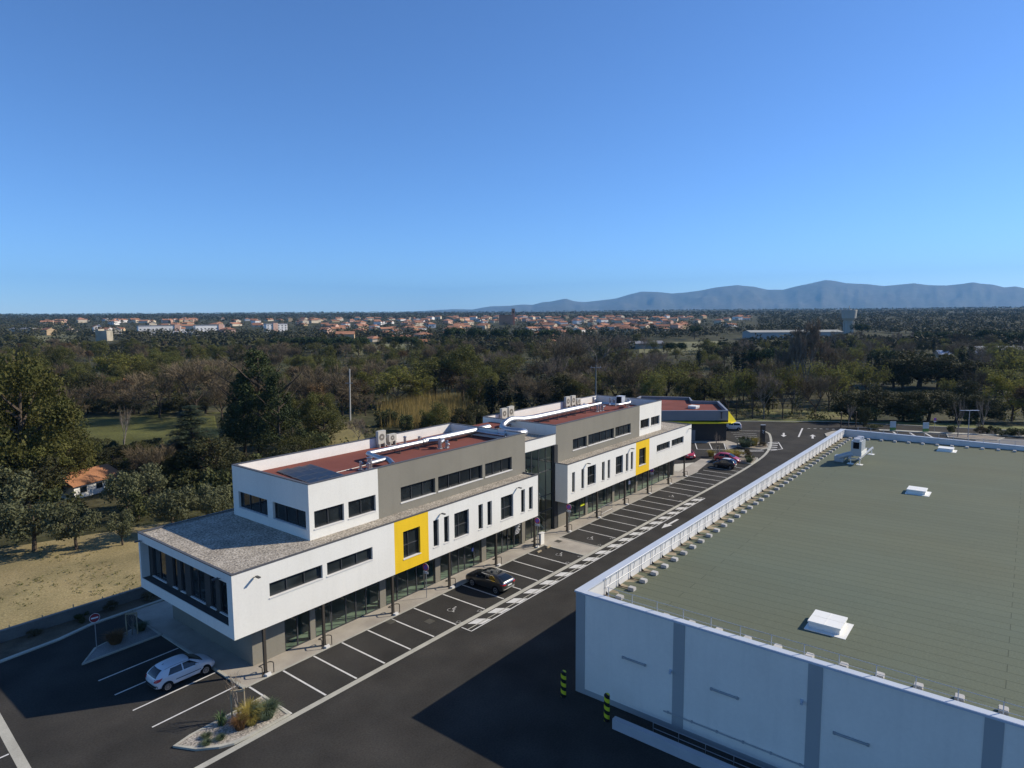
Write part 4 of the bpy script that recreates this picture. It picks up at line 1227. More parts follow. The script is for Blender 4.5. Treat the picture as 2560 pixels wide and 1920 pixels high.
def car(name, label, loc, heading, st, wheels, paint_m, cfg, group='parked cars'):
    """st: stations from tail to nose (x, bottom, belt, top, half width low, half width belt, half width top)"""
    root = thing(name, label, 'car', (0, 0, 0), group)
    L = st[-1][0]
    prof = []
    for x, zb, zl, zt, wl, wb, wt in st:
        m = (zb + zl) / 2
        half = [(0, zb), (wl * .8, zb), (wl * .97, zb + .06), (wl * 1.0, zb + .2), ((wl + wb) / 2 * 1.01, m + .08), (wb, zl - .05), (wb * .97, zl), (wt + (wb - wt) * .12, zl + (zt - zl) * .82), (wt * .82, zt - .005), (0, zt + .015)]
        prof.append([(x, -y, z) for y, z in half] + [(x, y, z) for y, z in reversed(half[1:-1])])
    n = len(prof[0])
    b = MB()
    for p in prof: b.v += p
    for k in range(len(prof) - 1):
        for j in range(n):
            j2 = (j + 1) % n
            b.f.append((k * n + j, k * n + j2, (k + 1) * n + j2, (k + 1) * n + j)); b.m.append(0)
    b.f.append(tuple(range(n))[::-1]); b.m.append(0)
    q = (len(prof) - 1) * n
    b.f.append(tuple(q + j for j in range(n))); b.m.append(0)
    body = b.build('body', paint_m, root, smooth=True)
    md = body.modifiers.new('s', 'SUBSURF'); md.levels = 2; md.render_levels = 2
    dg = bpy.context.evaluated_depsgraph_get()
    me = bpy.data.meshes.new_from_object(body.evaluated_get(dg))
    body.modifiers.clear(); body.data = me
    bm = bmesh.new(); bm.from_mesh(me); bmesh.ops.recalc_face_normals(bm, faces=bm.faces); bm.to_mesh(me)
    bv = BVHTree.FromBMesh(bm); bm.free()
    for p in me.polygons: p.use_smooth = True

    def patch(nm, m, quad, axis, parent=root, off=.006, nu=10, nv=5, sgn=1):
        """stick a quad (given in the plane seen along axis) onto the body"""
        D = {'side': V((0, -sgn, 0)), 'rear': V((1, 0, 0)), 'front': V((-1, 0, 0)), 'top': V((0, 0, -1))}[axis]
        b = MB(); G = []
        for i in range(nu + 1):
            row = []
            for j in range(nv + 1):
                u, v = i / nu, j / nv
                a = [(1 - u) * (1 - v) * quad[0][k] + u * (1 - v) * quad[1][k] + u * v * quad[2][k] + (1 - u) * v * quad[3][k] for k in (0, 1)]
                if axis == 'side': o = V((a[0], 3 * sgn, a[1]))
                elif axis == 'rear': o = V((-3, a[0], a[1]))
                elif axis == 'front': o = V((L + 3, a[0], a[1]))
                else: o = V((a[0], a[1], 4))
                h = bv.ray_cast(o, D)
                row.append(None if h[0] is None else h[0] - D * off * .5 + h[1] * off * (1 if h[1].dot(D) < 0 else -1))
            G.append(row)
        for i in range(nu):
            for j in range(nv):
                c = [G[i][j], G[i + 1][j], G[i + 1][j + 1], G[i][j + 1]]
                if all(p is not None for p in c): b.face(c)
        if not b.f: return None
        return b.build(nm, m, parent, smooth=True)
    for s in (1, -1):
        for quad in cfg['side']: patch('side_window', cglass, quad, 'side', sgn=s)
        for quad, m in cfg.get('trim', []): patch('trim', m, quad, 'side', sgn=s, nu=14, nv=2, off=.012)
        q = cfg['tail']; patch('tail_lamp', tail_m, [(s * a, z) for a, z in q], 'rear', off=.012)
        if 'tail_s' in cfg: patch('tail_lamp', tail_m, cfg['tail_s'], 'side', off=.014, sgn=s)
        q = cfg['head']; patch('headlamp', head_m, [(s * a, z) for a, z in q], 'front', off=.012)
        # mirror
        mx, mz = cfg['mirror']
        h = bv.ray_cast(V((mx, 3 * s, mz)), V((0, -s, 0)))
        if h[0] is not None:
            c = h[0] + V((0, s * .11, .02))
            bb = MB(); bb.tube([c + V((-.05, 0, 0)), c + V((0, 0, 0)), c + V((.07, 0, 0)), c + V((.13, -s * .02, 0))], [.06, .085, .075, .03], 10); bb.obox(c + V((.03, -s * .08, -.03)), (.03, 0, 0), (0, .06, 0), (0, 0, .02)); bb.build('mirror', cfg.get('mirror_m', paint_m), root, smooth=True)
    patch('rear_window', cglass, cfg['rearw'], 'rear', nu=12, nv=8)
    patch('windscreen', cglass, cfg['screen'], 'front', nu=12, nv=8)
    patch('number_plate', plate_m, [(-.26, cfg['plate']), (.26, cfg['plate']), (.26, cfg['plate'] + .11), (-.26, cfg['plate'] + .11)], 'rear', off=.014)
    patch('number_plate', plate_m, [(-.26, .42), (.26, .42), (.26, .53), (-.26, .53)], 'front', off=.014)
    patch('grille', blackpl, [(-.45, .55), (.45, .55), (.4, .66), (-.4, .66)], 'front', off=.012)
    z0 = cfg['bumper']
    patch('rear_bumper', cfg.get('bumper_m', blackpl), [(-.78, z0), (.78, z0), (.78, z0 + .16), (-.78, z0 + .16)], 'rear', off=.012, nu=14, nv=3)
    for nm, m, quad, ax in cfg.get('extra', []): patch(nm, m, quad, ax, nu=14, nv=3, off=.013)
    wr = cfg.get('wr', .31)
    for wx in wheels:
        for s in (1, -1):
            h = bv.ray_cast(V((wx, 3 * s, wr + .35)), V((0, -s, 0)))
            yo = (abs(h[0].y) if h[0] is not None else .8)
            bb = MB(); c = V((wx, s * (yo + .010), wr))
            pts = []
            for k in range(25):
                a = R(-12 + 204 * k / 24); pts.append(c + V((math.cos(a) * (wr + .065), 0, math.sin(a) * (wr + .065))))
            inner = [p - V((0, s * .25, 0)) for p in pts]
            for k in range(24): bb.face([pts[k], pts[k + 1], inner[k + 1], inner[k]])
            bb.face(pts)
            bb.build('wheel_arch', dark, root)
            w = MB(); y1 = s * (yo + .022); y0 = s * (yo - .19)
            w.tube([(wx, y0, wr), (wx, y0 + s * .03, wr), (wx, y1 - s * .03, wr), (wx, y1, wr)], [wr - .03, wr, wr, wr - .035], 24)
            wo = w.build('wheel', tyre_m, root)
            r = MB(); e = V((wx, y1 + s * .004, wr))
            r.ring(e, X, Z3, wr * .52, wr * .66, 24); r.disc(e, X, Z3, wr * .16, 12)
            for k in range(cfg.get('spokes', 8)):
                a = 2 * math.pi * k / cfg.get('spokes', 8); d = V((math.cos(a), 0, math.sin(a))); pq = V((-math.sin(a), 0, math.cos(a)))
                r.obox(e + d * wr * .35, d * wr * .2, pq * wr * .055, V((0, .003, 0)))
            r.build('rim', rim_m, wo)
    under = MB(); under.box(.35, L - .35, -.62, .62, .16, .4); under.build('underbody', dark, root)
    root.location = loc; root.rotation_euler = (0, 0, heading)
    return root

HATCH = [(0.0, .38, .66, .72, .58, .60, .50), (.06, .32, .78, .88, .74, .76, .66), (.16, .28, .93, 1.06, .80, .82, .70), (.36, .25, .98, 1.26, .84, .85, .66), (.62, .24, .98, 1.43, .855, .86, .62),
         (1.1, .22, .97, 1.485, .865, .87, .63), (1.8, .22, .95, 1.50, .87, .875, .63), (2.3, .22, .93, 1.46, .87, .875, .62), (2.75, .22, .92, 1.24, .87, .87, .66), (3.08, .22, .90, 1.02, .86, .86, .72),
         (3.4, .22, .82, .93, .85, .83, .68), (3.75, .24, .70, .80, .81, .76, .58), (3.95, .27, .58, .64, .70, .64, .46), (4.04, .32, .5, .54, .55, .5, .36)]
hcfg = dict(side=[[(.80, 1.0), (1.72, .99), (1.72, 1.36), (1.02, 1.34)], [(1.80, .99), (2.82, .97), (2.28, 1.35), (1.80, 1.365)]],
            trim=[([(1.25, .56), (2.9, .56), (2.9, .605), (1.25, .605)], blackpl)],
            tail_s=[(.03, .76), (.30, .84), (.46, 1.0), (.10, .96)], tail=[(.50, .74), (.70, .78), (.74, .98), (.60, .90)], head=[(.42, .66), (.68, .72), (.66, .84), (.5, .78)], mirror=(2.58, 1.0),
            rearw=[(-.58, .98), (.58, .98), (.5, 1.36), (-.5, 1.36)], screen=[(-.66, 1.0), (.66, 1.0), (.52, 1.41), (-.52, 1.41)], plate=.66, bumper=.42, spokes=10,
            extra=[('roof_seam', blackpl, [(.7, .585), (2.3, .585), (2.3, .60), (.7, .60)], 'top'), ('roof_seam', blackpl, [(.7, -.585), (2.3, -.585), (2.3, -.60), (.7, -.60)], 'top'), ('aerial', blackpl, [(.8, -.03), (.92, -.03), (.92, .03), (.8, .03)], 'top')])
carwhite = mat('car_paint_white', (.62, .63, .65), .3, .5, vary=.02, coat=.6)
h1 = car('parked_car', 'white five-door hatchback in the shade of the near block, tail to the camera', (16.72, 43.15, .004), R(0.5), HATCH, (.72, 3.22), carwhite, hcfg)

SUV = [(0.0, .5, .78, .86, .62, .62, .52), (.05, .40, .92, 1.0, .80, .80, .70), (.16, .34, 1.05, 1.16, .88, .88, .74), (.45, .30, 1.08, 1.33, .92, .92, .70), (.95, .28, 1.08, 1.52, .935, .93, .66),
       (1.6, .27, 1.06, 1.60, .94, .935, .66), (2.3, .27, 1.04, 1.61, .94, .935, .66), (2.8, .27, 1.03, 1.52, .94, .93, .67), (3.3, .27, 1.02, 1.22, .93, .92, .74), (3.6, .27, 1.0, 1.08, .925, .91, .78),
       (4.1, .28, .92, 1.01, .91, .88, .72), (4.42, .32, .8, .88, .84, .8, .62), (4.55, .38, .66, .72, .72, .66, .5)]
scfg = dict(side=[[(.85, 1.12), (2.0, 1.1), (2.0, 1.44), (1.35, 1.43)], [(2.08, 1.1), (3.2, 1.07), (2.72, 1.42), (2.08, 1.445)]],
            trim=[([(.75, 1.085), (3.2, 1.06), (3.2, 1.078), (.75, 1.10)], chrome), ([(.8, 1.12), (1.35, 1.44), (1.35, 1.46), (.76, 1.12)], chrome), ([(1.35, 1.44), (2.72, 1.43), (2.72, 1.45), (1.35, 1.46)], chrome)],
            tail_s=[(.02, .86), (.30, .9), (.36, .98), (.04, .96)], tail=[(.5, .86), (.82, .90), (.82, 1.0), (.5, .96)], head=[(.5, .78), (.78, .82), (.78, .9), (.5, .88)], mirror=(2.95, 1.1),
            rearw=[(-.62, 1.16), (.62, 1.16), (.54, 1.46), (-.54, 1.46)], screen=[(-.72, 1.12), (.72, 1.12), (.58, 1.5), (-.58, 1.5)], plate=.74, bumper=.46, bumper_m=chrome, wr=.35, spokes=5,
            extra=[('light_bar', chrome, [(-.78, .97), (.78, .97), (.78, 1.03), (-.78, 1.03)], 'rear'), ('black_roof', cglass, [(1.1, -.52), (2.7, -.52), (2.7, .52), (1.1, .52)], 'top')])
suvp = mat('car_paint_grey', (.040, .037, .033), .28, .5, metal=.35, vary=.02, coat=.7)
SX, SY = 42.55, 34.15
car('parked_car', 'dark grey sport utility vehicle alone in the bays before the near block', (SX, SY, .004), R(90), SUV, (.85, 3.55), suvp, scfg)

rcfg = dict(hcfg); rcfg['trim'] = []; rcfg['extra'] = hcfg['extra'][:2]
redp = mat('car_paint_red', (.42, .022, .035), .28, .5, vary=.02, coat=.7)
car('parked_car', 'red hatchback facing the camera behind the far block, by the pale ramp', (104.3, 45.5, .016), R(222), HATCH, (.72, 3.22), redp, rcfg)
car('parked_car', 'red hatchback nose to the road, half hidden behind the small black car', (103.3, 39.6, .004), R(-87), HATCH, (.72, 3.22), redp, rcfg)
SMALL = [(x * .88, zb, zl * 1.02, zt * 1.03, a * .94, b * .94, c * .95) for x, zb, zl, zt, a, b, c in HATCH]
bcfg = dict(side=[[(.72, 1.03), (1.5, 1.02), (1.5, 1.40), (.9, 1.38)], [(1.58, 1.02), (2.46, 1.0), (2.0, 1.39), (1.58, 1.40)]], trim=[], tail=[(.48, .8), (.68, .82), (.68, 1.0), (.5, .98)],
            head=[(.42, .68), (.62, .74), (.60, .86), (.46, .8)], mirror=(2.28, 1.02), rearw=[(-.54, 1.02), (.54, 1.02), (.46, 1.38), (-.46, 1.38)], screen=[(-.6, 1.04), (.6, 1.04), (.48, 1.44), (-.48, 1.44)],
            plate=.7, bumper=.45, bumper_m=chrome, wr=.3, spokes=8, extra=[('pale_roof', carwhite, [(.85, -.5), (2.0, -.5), (2.0, .5), (.85, .5)], 'top')])
blkp = mat('car_paint_black', (.016, .017, .022), .22, .55, vary=.02, coat=.8)
car('parked_car', 'small black car with a pale roof in the last bays, tail to the road', (99.3, 34.7, .004), R(91), SMALL, (.64, 2.84), blkp, bcfg)
MPV = [(0.0, .4, .8, .9, .62, .64, .56), (.05, .32, .95, 1.1, .78, .79, .68), (.14, .28, 1.05, 1.42, .82, .83, .66), (.35, .25, 1.06, 1.60, .84, .85, .64), (.9, .23, 1.05, 1.66, .85, .85, .64), (1.7, .23, 1.03, 1.67, .85, .85, .64),
       (2.3, .23, 1.02, 1.60, .85, .85, .64), (2.8, .23, 1.0, 1.32, .85, .845, .68), (3.15, .23, .97, 1.08, .84, .83, .7), (3.5, .24, .86, .96, .81, .78, .62), (3.7, .28, .7, .76, .72, .66, .5), (3.78, .33, .58, .62, .58, .52, .4)]
mcfg = dict(side=[[(.3, 1.1), (1.6, 1.08), (1.6, 1.5), (.45, 1.5)], [(1.68, 1.08), (2.85, 1.05), (2.35, 1.47), (1.68, 1.5)]], trim=[], tail=[(.6, .8), (.74, .8), (.74, 1.2), (.62, 1.2)], head=[(.42, .72), (.64, .76), (.62, .9), (.46, .86)], mirror=(2.6, 1.1),
            rearw=[(-.58, 1.1), (.58, 1.1), (.54, 1.5), (-.54, 1.5)], screen=[(-.62, 1.08), (.62, 1.08), (.5, 1.54), (-.5, 1.54)], plate=.72, bumper=.42, spokes=8)
car('parked_car', 'white tall hatchback parked under the tip of the yellow canopy', (133.8, 45.9, .004), R(115), MPV, (.62, 3.02), carwhite, mcfg)

# ================================================================ kerbed islands and their plants
def island(label, pts, gm, kerb_h=.12):
    b = MB(); c = sum((V((p[0], p[1], 0)) for p in pts), V((0, 0, 0))) / len(pts)
    ins = [V((p[0], p[1], 0)) + (c - V((p[0], p[1], 0))).normalized() * .2 for p in pts]
    n = len(pts)
    for k in range(n):
        j = (k + 1) % n
        a, d = pts[k], pts[j]
        b.face([(a[0], a[1], 0), (d[0], d[1], 0), (d[0], d[1], kerb_h), (a[0], a[1], kerb_h)])
        b.face([(a[0], a[1], kerb_h), (d[0], d[1], kerb_h), (ins[j].x, ins[j].y, kerb_h), (ins[k].x, ins[k].y, kerb_h)])
        b.face([(ins[k].x, ins[k].y, kerb_h), (ins[j].x, ins[j].y, kerb_h), (ins[j].x, ins[j].y, .05), (ins[k].x, ins[k].y, .05)])
    b.build('kerb', kerb_mat, kind='structure')
    b = MB(); b.face([(p.x, p.y, .09) for p in ins]); b.build('gravel_bed', gm, kind='structure')
pale_gravel = mat('pale_gravel', (.40, .36, .30), .95, .1, vary=.12, scale=1.2, fine=.6, fscale=9, bump=.8, bscale=12, tint=(.29, .255, .205))
island('', [(15.05, 36.35), (15.7, 35.05), (16.6, 34.2), (17.3, 33.85), (18.2, 33.78), (20.85, 33.8), (20.95, 36.85), (19.3, 36.75), (17.3, 36.68), (16.1, 36.62)], pale_gravel)
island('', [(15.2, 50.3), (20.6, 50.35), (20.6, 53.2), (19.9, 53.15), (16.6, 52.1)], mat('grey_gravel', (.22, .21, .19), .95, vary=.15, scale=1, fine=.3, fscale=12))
bedm = mat('bark_mulch', (.24, .20, .15), .95, vary=.25, scale=1, fine=.3, fscale=8)
island('', [(103.9, 33.9), (107.0, 34.0), (109.0, 34.5), (110.2, 37.5), (108.0, 41.5), (104.6, 40.3)], bedm)
island('', [(116.3, 36.3), (118.6, 35.6), (121.8, 36.9), (122.4, 38.2), (119.4, 41.5), (116.4, 40.4)], bedm)
island('', [(136.1, 30.2), (139, 31.2), (143, 30.6), (146, 28.5), (146.5, 24), (143, 22.5), (138, 25)], concrete)
strip('kerb', [(150.3, 23.5), (152.5, 17), (154.1, 12.0), (157.3, 4.2), (161, -8)], 1.4, 0.0, kerb_mat, h=.1)
island('', [(148.8, 11.6), (152.8, 12.2), (155.4, 5.6), (154.6, 3), (150.5, 4.0), (149, 8)], bedm)
# ================================================================ plants
rnd = random.Random(11)
def leaf_cloud(pts, n, size, flat=0.0, upbias=0.0, asp=0.55, seed=1):
    """n small two-sided leaf faces scattered in the balls pts=(centre, radius)"""
    r = random.Random(seed)
    vs, fs = [], []
    wts = [p[1] ** 2 for p in pts]; tot = sum(wts); cum = []; a = 0
    for w in wts: a += w / tot; cum.append(a)
    import bisect
    for _ in range(n):
        c, rad = pts[min(len(pts) - 1, bisect.bisect(cum, r.random()))]
        while True:
            d = V((r.uniform(-1, 1), r.uniform(-1, 1), r.uniform(-1, 1)))
            if .05 < d.length_squared <= 1: break
        p = c + d * rad * (.55 + .5 * r.random()) / max(.35, d.length ** .5)
        nrm = (d.normalized() * .6 + V((r.uniform(-1, 1), r.uniform(-1, 1), r.uniform(-1, 1) + upbias)))
        nrm = nrm.normalized() if nrm.length > .01 else V((0, 0, 1))
        t = nrm.orthogonal().normalized(); t.rotate(Matrix.Rotation(r.random() * 6.283, 3, nrm)); b = nrm.cross(t)
        s = size * (.6 + .8 * r.random())
        i = len(vs)
        vs += [p - t * s, p - b * s * asp + nrm * s * .1, p + t * s, p + b * s * asp + nrm * s * .1]
        fs.append((i, i + 1, i + 2, i + 3))
    return vs, fs

def twigs(starts, n, ln, wd, up=.5, seed=1, spread=1.0):
    """fine bare twigs leaving the given (point, direction) starts"""
    r = random.Random(seed); vs, fs = [], []
    for _ in range(n):
        p, d = starts[r.randrange(len(starts))]
        p = p + V((r.gauss(0, 1), r.gauss(0, 1), r.gauss(0, 1))) * ln * .28 * spread
        e = (d + V((r.gauss(0, .6), r.gauss(0, .6), r.gauss(0, .6) + up))).normalized()
        L = ln * (.5 + r.random()); s = e.orthogonal().normalized(); s.rotate(Matrix.Rotation(r.random() * 6.283, 3, e))
        m = p + e * L * .5 + V((r.gauss(0, .05), r.gauss(0, .05), 0)) * L
        q = p + e * L + V((r.gauss(0, .08), r.gauss(0, .08), r.gauss(0, .08))) * L
        w = wd * (.7 + .6 * r.random())
        i = len(vs)
        vs += [p - s * w, p + s * w, m + s * w * .7, m - s * w * .7, q]
        fs += [(i, i + 1, i + 2, i + 3), (i + 3, i + 2, i + 4)]
    return vs, fs

def branch(b, p, d, L, r, lev, rr, out, split=3, ang=.6, up=.25):
    n = 3; path = [p]; q = p; e = d.normalized()
    for k in range(n):
        e = (e + V((rr.gauss(0, .12), rr.gauss(0, .12), rr.gauss(0, .08) + up * .12))).normalized()
        q = q + e * L / n; path.append(q)
    b.tube(path, [r, r * .85, r * .7, r * .5], 5 if lev > 1 else 6)
    if lev == 0:
        out.append((q, e)); out.append((path[2], e)); return
    for k in range(split):
        t = .5 + .5 * (k + 1) / split
        s = path[2] if t < .85 else q
        a = V((rr.gauss(0, 1), rr.gauss(0, 1), rr.gauss(0, .5) + up)).normalized()
        branch(b, s, (e * (1 - ang) + a * ang), L * (.62 + .25 * rr.random()), r * .55, lev - 1, rr, out, split, ang, up)

KINDS = {}
def proto(kind, cat, crown_v, crown_f, crown_m, trunk, trunk_m, h, w, partname='crown'):
    """master tree of height h and width w at the origin: trunk and crown under an Empty (moved into place later)"""
    def mk(nm, vs, fs, m):
        me = bpy.data.meshes.new(nm); me.from_pydata([tuple(v) for v in vs], [], fs); me.materials.append(m); return me
    KINDS.setdefault(kind, []).append((cat, mk(partname, crown_v, crown_f, crown_m), mk('trunk', trunk.v, trunk.f, trunk_m), h, w, partname))

def simple_trunk(h, r, seed, limbs=5, z1=None, lean=.06):
    rr = random.Random(seed); b = MB()
    top = V((rr.gauss(0, lean) * h, rr.gauss(0, lean) * h, h))
    b.tube([(0, 0, -1.2), (0, 0, .2), top * .5 + V((rr.gauss(0, .1), rr.gauss(0, .1), 0)), top], [r * 1.4, r, r * .7, r * .3], 7)
    for k in range(limbs):
        z = h * (.4 + .5 * k / max(1, limbs)); a = rr.random() * 6.283
        p = top * (z / h); L = h * .35
        b.tube([p, p + V((math.cos(a) * L * .5, math.sin(a) * L * .5, L * .35)), p + V((math.cos(a) * L, math.sin(a) * L, L * .8))], [r * .5, r * .3, r * .1], 5)
    return b

def balls(n, rx, rz, zc, rad, seed, shape='round', squash=1.0):
    r = random.Random(seed); out = []
    for _ in range(n):
        while True:
            d = V((r.uniform(-1, 1), r.uniform(-1, 1), r.uniform(-1, 1)))
            if d.length <= 1: break
        k = .55 + .45 * r.random()
        if d.length > .01: d = d.normalized() * k
        if shape == 'dome': d.z = abs(d.z) * .9 - .15
        if shape == 'cone':
            t = (d.z + 1) / 2; d.x *= 1.15 - t; d.y *= 1.15 - t
        out.append((V((d.x * rx, d.y * rx, zc + d.z * rz)), rad * (.6 + .7 * r.random())))
    return out

L_olive = leaf_mat('olive_leaf', (.085, .092, .042), (.135, .138, .072), .2, .2, .9)
L_oak = leaf_mat('broadleaf', (.078, .086, .022), (.150, .138, .040), .4, .25, .5)
L_pine = leaf_mat('pine_needles', (.030, .042, .016), (.066, .080, .028), .22, .1, .6)
L_cedar = leaf_mat('cedar_needles', (.028, .042, .024), (.058, .072, .040), .2, .1, .8)
L_cyp = leaf_mat('cypress_leaf', (.022, .030, .013), (.046, .052, .022), .2, .1, .6)
L_bud = leaf_mat('budding_leaf', (.19, .19, .045), (.12, .12, .035), .4, .35, .5)
L_will = leaf_mat('willow_leaf', (.205, .19, .040), (.14, .138, .034), .15, .35, .4)
L_rust = leaf_mat('russet_leaf', (.16, .095, .040), (.10, .072, .034), .25, .3, .5)
L_bush = leaf_mat('shrub_leaf', (.056, .068, .024), (.105, .108, .042), .3, .2, .8)
L_dark = leaf_mat('holm_oak_leaf', (.034, .037, .014), (.070, .066, .026), .2, .15, .6)
L_twig = leaf_mat('twig', (.185, .138, .080), (.115, .090, .052), .4, 0, .5)
L_pale = leaf_mat('pale_twig', (.24, .19, .13), (.16, .12, .085), .2, 0, .5)
L_umb = leaf_mat('stone_pine_needles', (.026, .042, .015), (.056, .074, .024), .2, .1, .8)

for s in range(3):
    v, f = leaf_cloud(balls(16, 2.0, 1.35, 2.9, .75, s + 1), 2600, .13, seed=s); proto('olive', 'olive tree', v, f, L_olive, simple_trunk(2.9, .16, s), bark, 4.5, 5.0)
for s in range(3):
    v, f = leaf_cloud(balls(34, 4.0, 4.6, 7.2, 1.3, s + 21), 8500, .145, seed=s + 5); proto('oak', 'broadleaf tree', v, f, L_oak, simple_trunk(8.5, .3, s + 3, 8), bark, 12.5, 9.0)
for s in range(2):
    v, f = leaf_cloud(balls(26, 3.8, 3.8, 4.8, 1.4, s + 61), 7000, .16, seed=s + 15); proto('holm', 'holm oak', v, f, L_dark, simple_trunk(6, .28, s + 6, 6), bark, 9.5, 8.8)
for s in range(2):
    bb = []
    r = random.Random(s + 3)
    for k in range(46):
        t = k / 45; z = 3.0 + t * 12.2; rad = (4.6 * (1 - t) ** .7 + .5) * (.75 + .4 * r.random()); a = r.random() * 6.283
        bb.append((V((math.cos(a) * rad * .75, math.sin(a) * rad * .75, z)), 1.5 - .55 * t))
    v, f = leaf_cloud(bb, 10000, .16, seed=s + 25); proto('pine', 'pine tree', v, f, L_pine, simple_trunk(14.5, .32, s + 9, 8, lean=.02), bark, 16.5, 11.0)
for s in range(2):
    v, f = leaf_cloud(balls(26, 4.6, 1.9, 6.2, 1.25, s + 81, 'dome'), 3600, .24, upbias=.6, seed=s + 35); proto('umbrella', 'stone pine', v, f, L_umb, simple_trunk(6.2, .26, s + 12, 6, lean=.03), bark, 9.3, 10.6)
def cedar(s):
    r = random.Random(s); vs, fs = [], []; b = MB()
    b.tube([(0, 0, -1), (0, 0, 6), (0, 0, 12.3)], [.32, .2, .03], 7)
    for k in range(15):
        z = 1.6 + k * .72; R_ = (5.6 * (1 - k / 15.5) ** .85) * (.8 + .35 * r.random()); n = 9 if k < 9 else 6
        for j in range(n):
            a = 6.283 * (j + r.random()) / n; L = R_ * (.7 + .4 * r.random()); d = V((math.cos(a), math.sin(a), .04)); e = V((0, 0, z + .2 * r.random()))
            b.tube([e, e + d * L], [.06, .015], 4)
            bl = [(e + d * L * t, .25 + .42 * (1 - abs(t - .6))) for t in (.35, .55, .75, .95)]
            v, f = leaf_cloud([(p, q * 1.15) for p, q in bl], 230, .15, upbias=2.2, asp=.5, seed=s * 99 + k * 20 + j)
            o = len(vs)
            for p in v: p.z = z + .2 + (p.z - z - .2) * .45
            vs += v; fs += [tuple(i + o for i in q) for q in f]
    proto('cedar', 'cedar tree', vs, fs, L_cedar, b, bark, 12.5, 11.0)
cedar(4)
for s in range(2):
    bb = [(V((rnd.gauss(0, .12), rnd.gauss(0, .12), .6 + k * .36)), (.85 * math.sin(math.pi * min(.97, (k + 2.0) / 25)) ** .6)) for k in range(22)]
    v, f = leaf_cloud(bb, 1500, .16, upbias=.8, seed=s + 45); proto('cypress', 'cypress', v, f, L_cyp, simple_trunk(6, .12, s + 14, 0, lean=0), bark, 9.0, 1.9)
def bare(kind, cat, s, h, w, m, tm, lev=2, split=4, n=2200, tl=.95, twd=.020, up=.3, ang=.62, leaf=None, nl=0, ls=.16):
    rr = random.Random(s); b = MB(); out = []
    r0 = h * .02
    b.tube([(0, 0, -1.2), (0, 0, .3), (rr.gauss(0, .15), rr.gauss(0, .15), h * .3)], [r0 * 1.3, r0, r0 * .8], 6)
    for k in range(4 if lev > 1 else 3):
        a = 6.283 * (k + rr.random() * .7) / 4
        branch(b, V((0, 0, h * (.18 + .12 * rr.random()))), V((math.cos(a), math.sin(a), .9 + up)), h * .36, r0 * .6, lev, rr, out, split, ang, up)
    vs, fs = twigs(out, n, tl, twd, up, s)
    # fit the crown into height h and width w
    zs = [v.z for v in vs]; xs = [math.hypot(v.x, v.y) for v in vs]; xs.sort()
    kz = h / max(zs); kx = (w / 2) / xs[int(len(xs) * .96)]
    fit = lambda v: V((v[0] * kx, v[1] * kx, v[2] * kz if v[2] > 0 else v[2]))
    vs = [fit(v) for v in vs]; b.v = [tuple(fit(v)) for v in b.v]
    if leaf is not None:
        lv, lf = leaf_cloud([(fit(p), .9) for p, _ in out], nl, ls, seed=s)
        me_v, me_f = lv, lf
        o = len(b.v)
        b.v += [tuple(v) for v in vs]; b.f += [tuple(i + o for i in q) for q in fs]; b.m += [0] * len(fs)
        proto(kind, cat, me_v, me_f, leaf, b, tm, h, w)
    else:
        proto(kind, cat, vs, fs, m, b, tm, h, w)
for s in range(4): bare('bare', 'bare tree', s + 1, 10.0, 9.0, L_twig, bark, 2, 4, 3800, 1.0, .024)
for s in range(2): bare('pale', 'bare tree', s + 11, 11.0, 8.0, L_pale, pale_bark, 2, 4, 2800, 1.0, .022, .45)
for s in range(2): bare('poplar', 'poplar', s + 21, 20.0, 5.5, L_pale, pale_bark, 2, 4, 7000, 1.25, .034, 1.6, .42)
for s in range(3): bare('budding', 'budding tree', s + 31, 8.0, 6.5, L_twig, bark, 2, 4, 900, .8, .018, .45, .6, L_bud, 2000, .13)
for s in range(2): bare('willow', 'willow', s + 41, 10.5, 10.5, L_twig, bark, 2, 4, 600, .9, .02, .1, .7, L_will, 4200, .17)
for s in range(2): bare('russet', 'russet tree', s + 51, 11.0, 8.0, L_twig, bark, 2, 4, 800, .9, .02, .4, .6, L_rust, 3000, .17)
bare('sapling', 'young tree', 61, 2.6, 1.1, L_pale, pale_bark, 1, 3, 90, .35, .008, .9, .4)
bare('spindly', 'young tree', 62, 8.0, 2.6, L_pale, pale_bark, 1, 5, 420, .6, .014, 1.0, .45)
for s in range(3):
    v, f = leaf_cloud(balls(11, 1.5, .95, 1.0, .62, s + 101), 1500, .12, seed=s + 55); proto('bush', 'shrub', v, f, L_bush, simple_trunk(1.2, .06, s + 17, 4), bark, 2.4, 3.8, 'foliage')
v, f = leaf_cloud(balls(11, 1.5, .95, 1.0, .62, 131), 1400, .12, seed=85); proto('dry_bush', 'shrub', v, f, leaf_mat('dry_leaf', (.13, .10, .055), (.08, .07, .035), .3, .2, .8), simple_trunk(1.2, .06, 19, 4), bark, 2.4, 3.8, 'foliage')
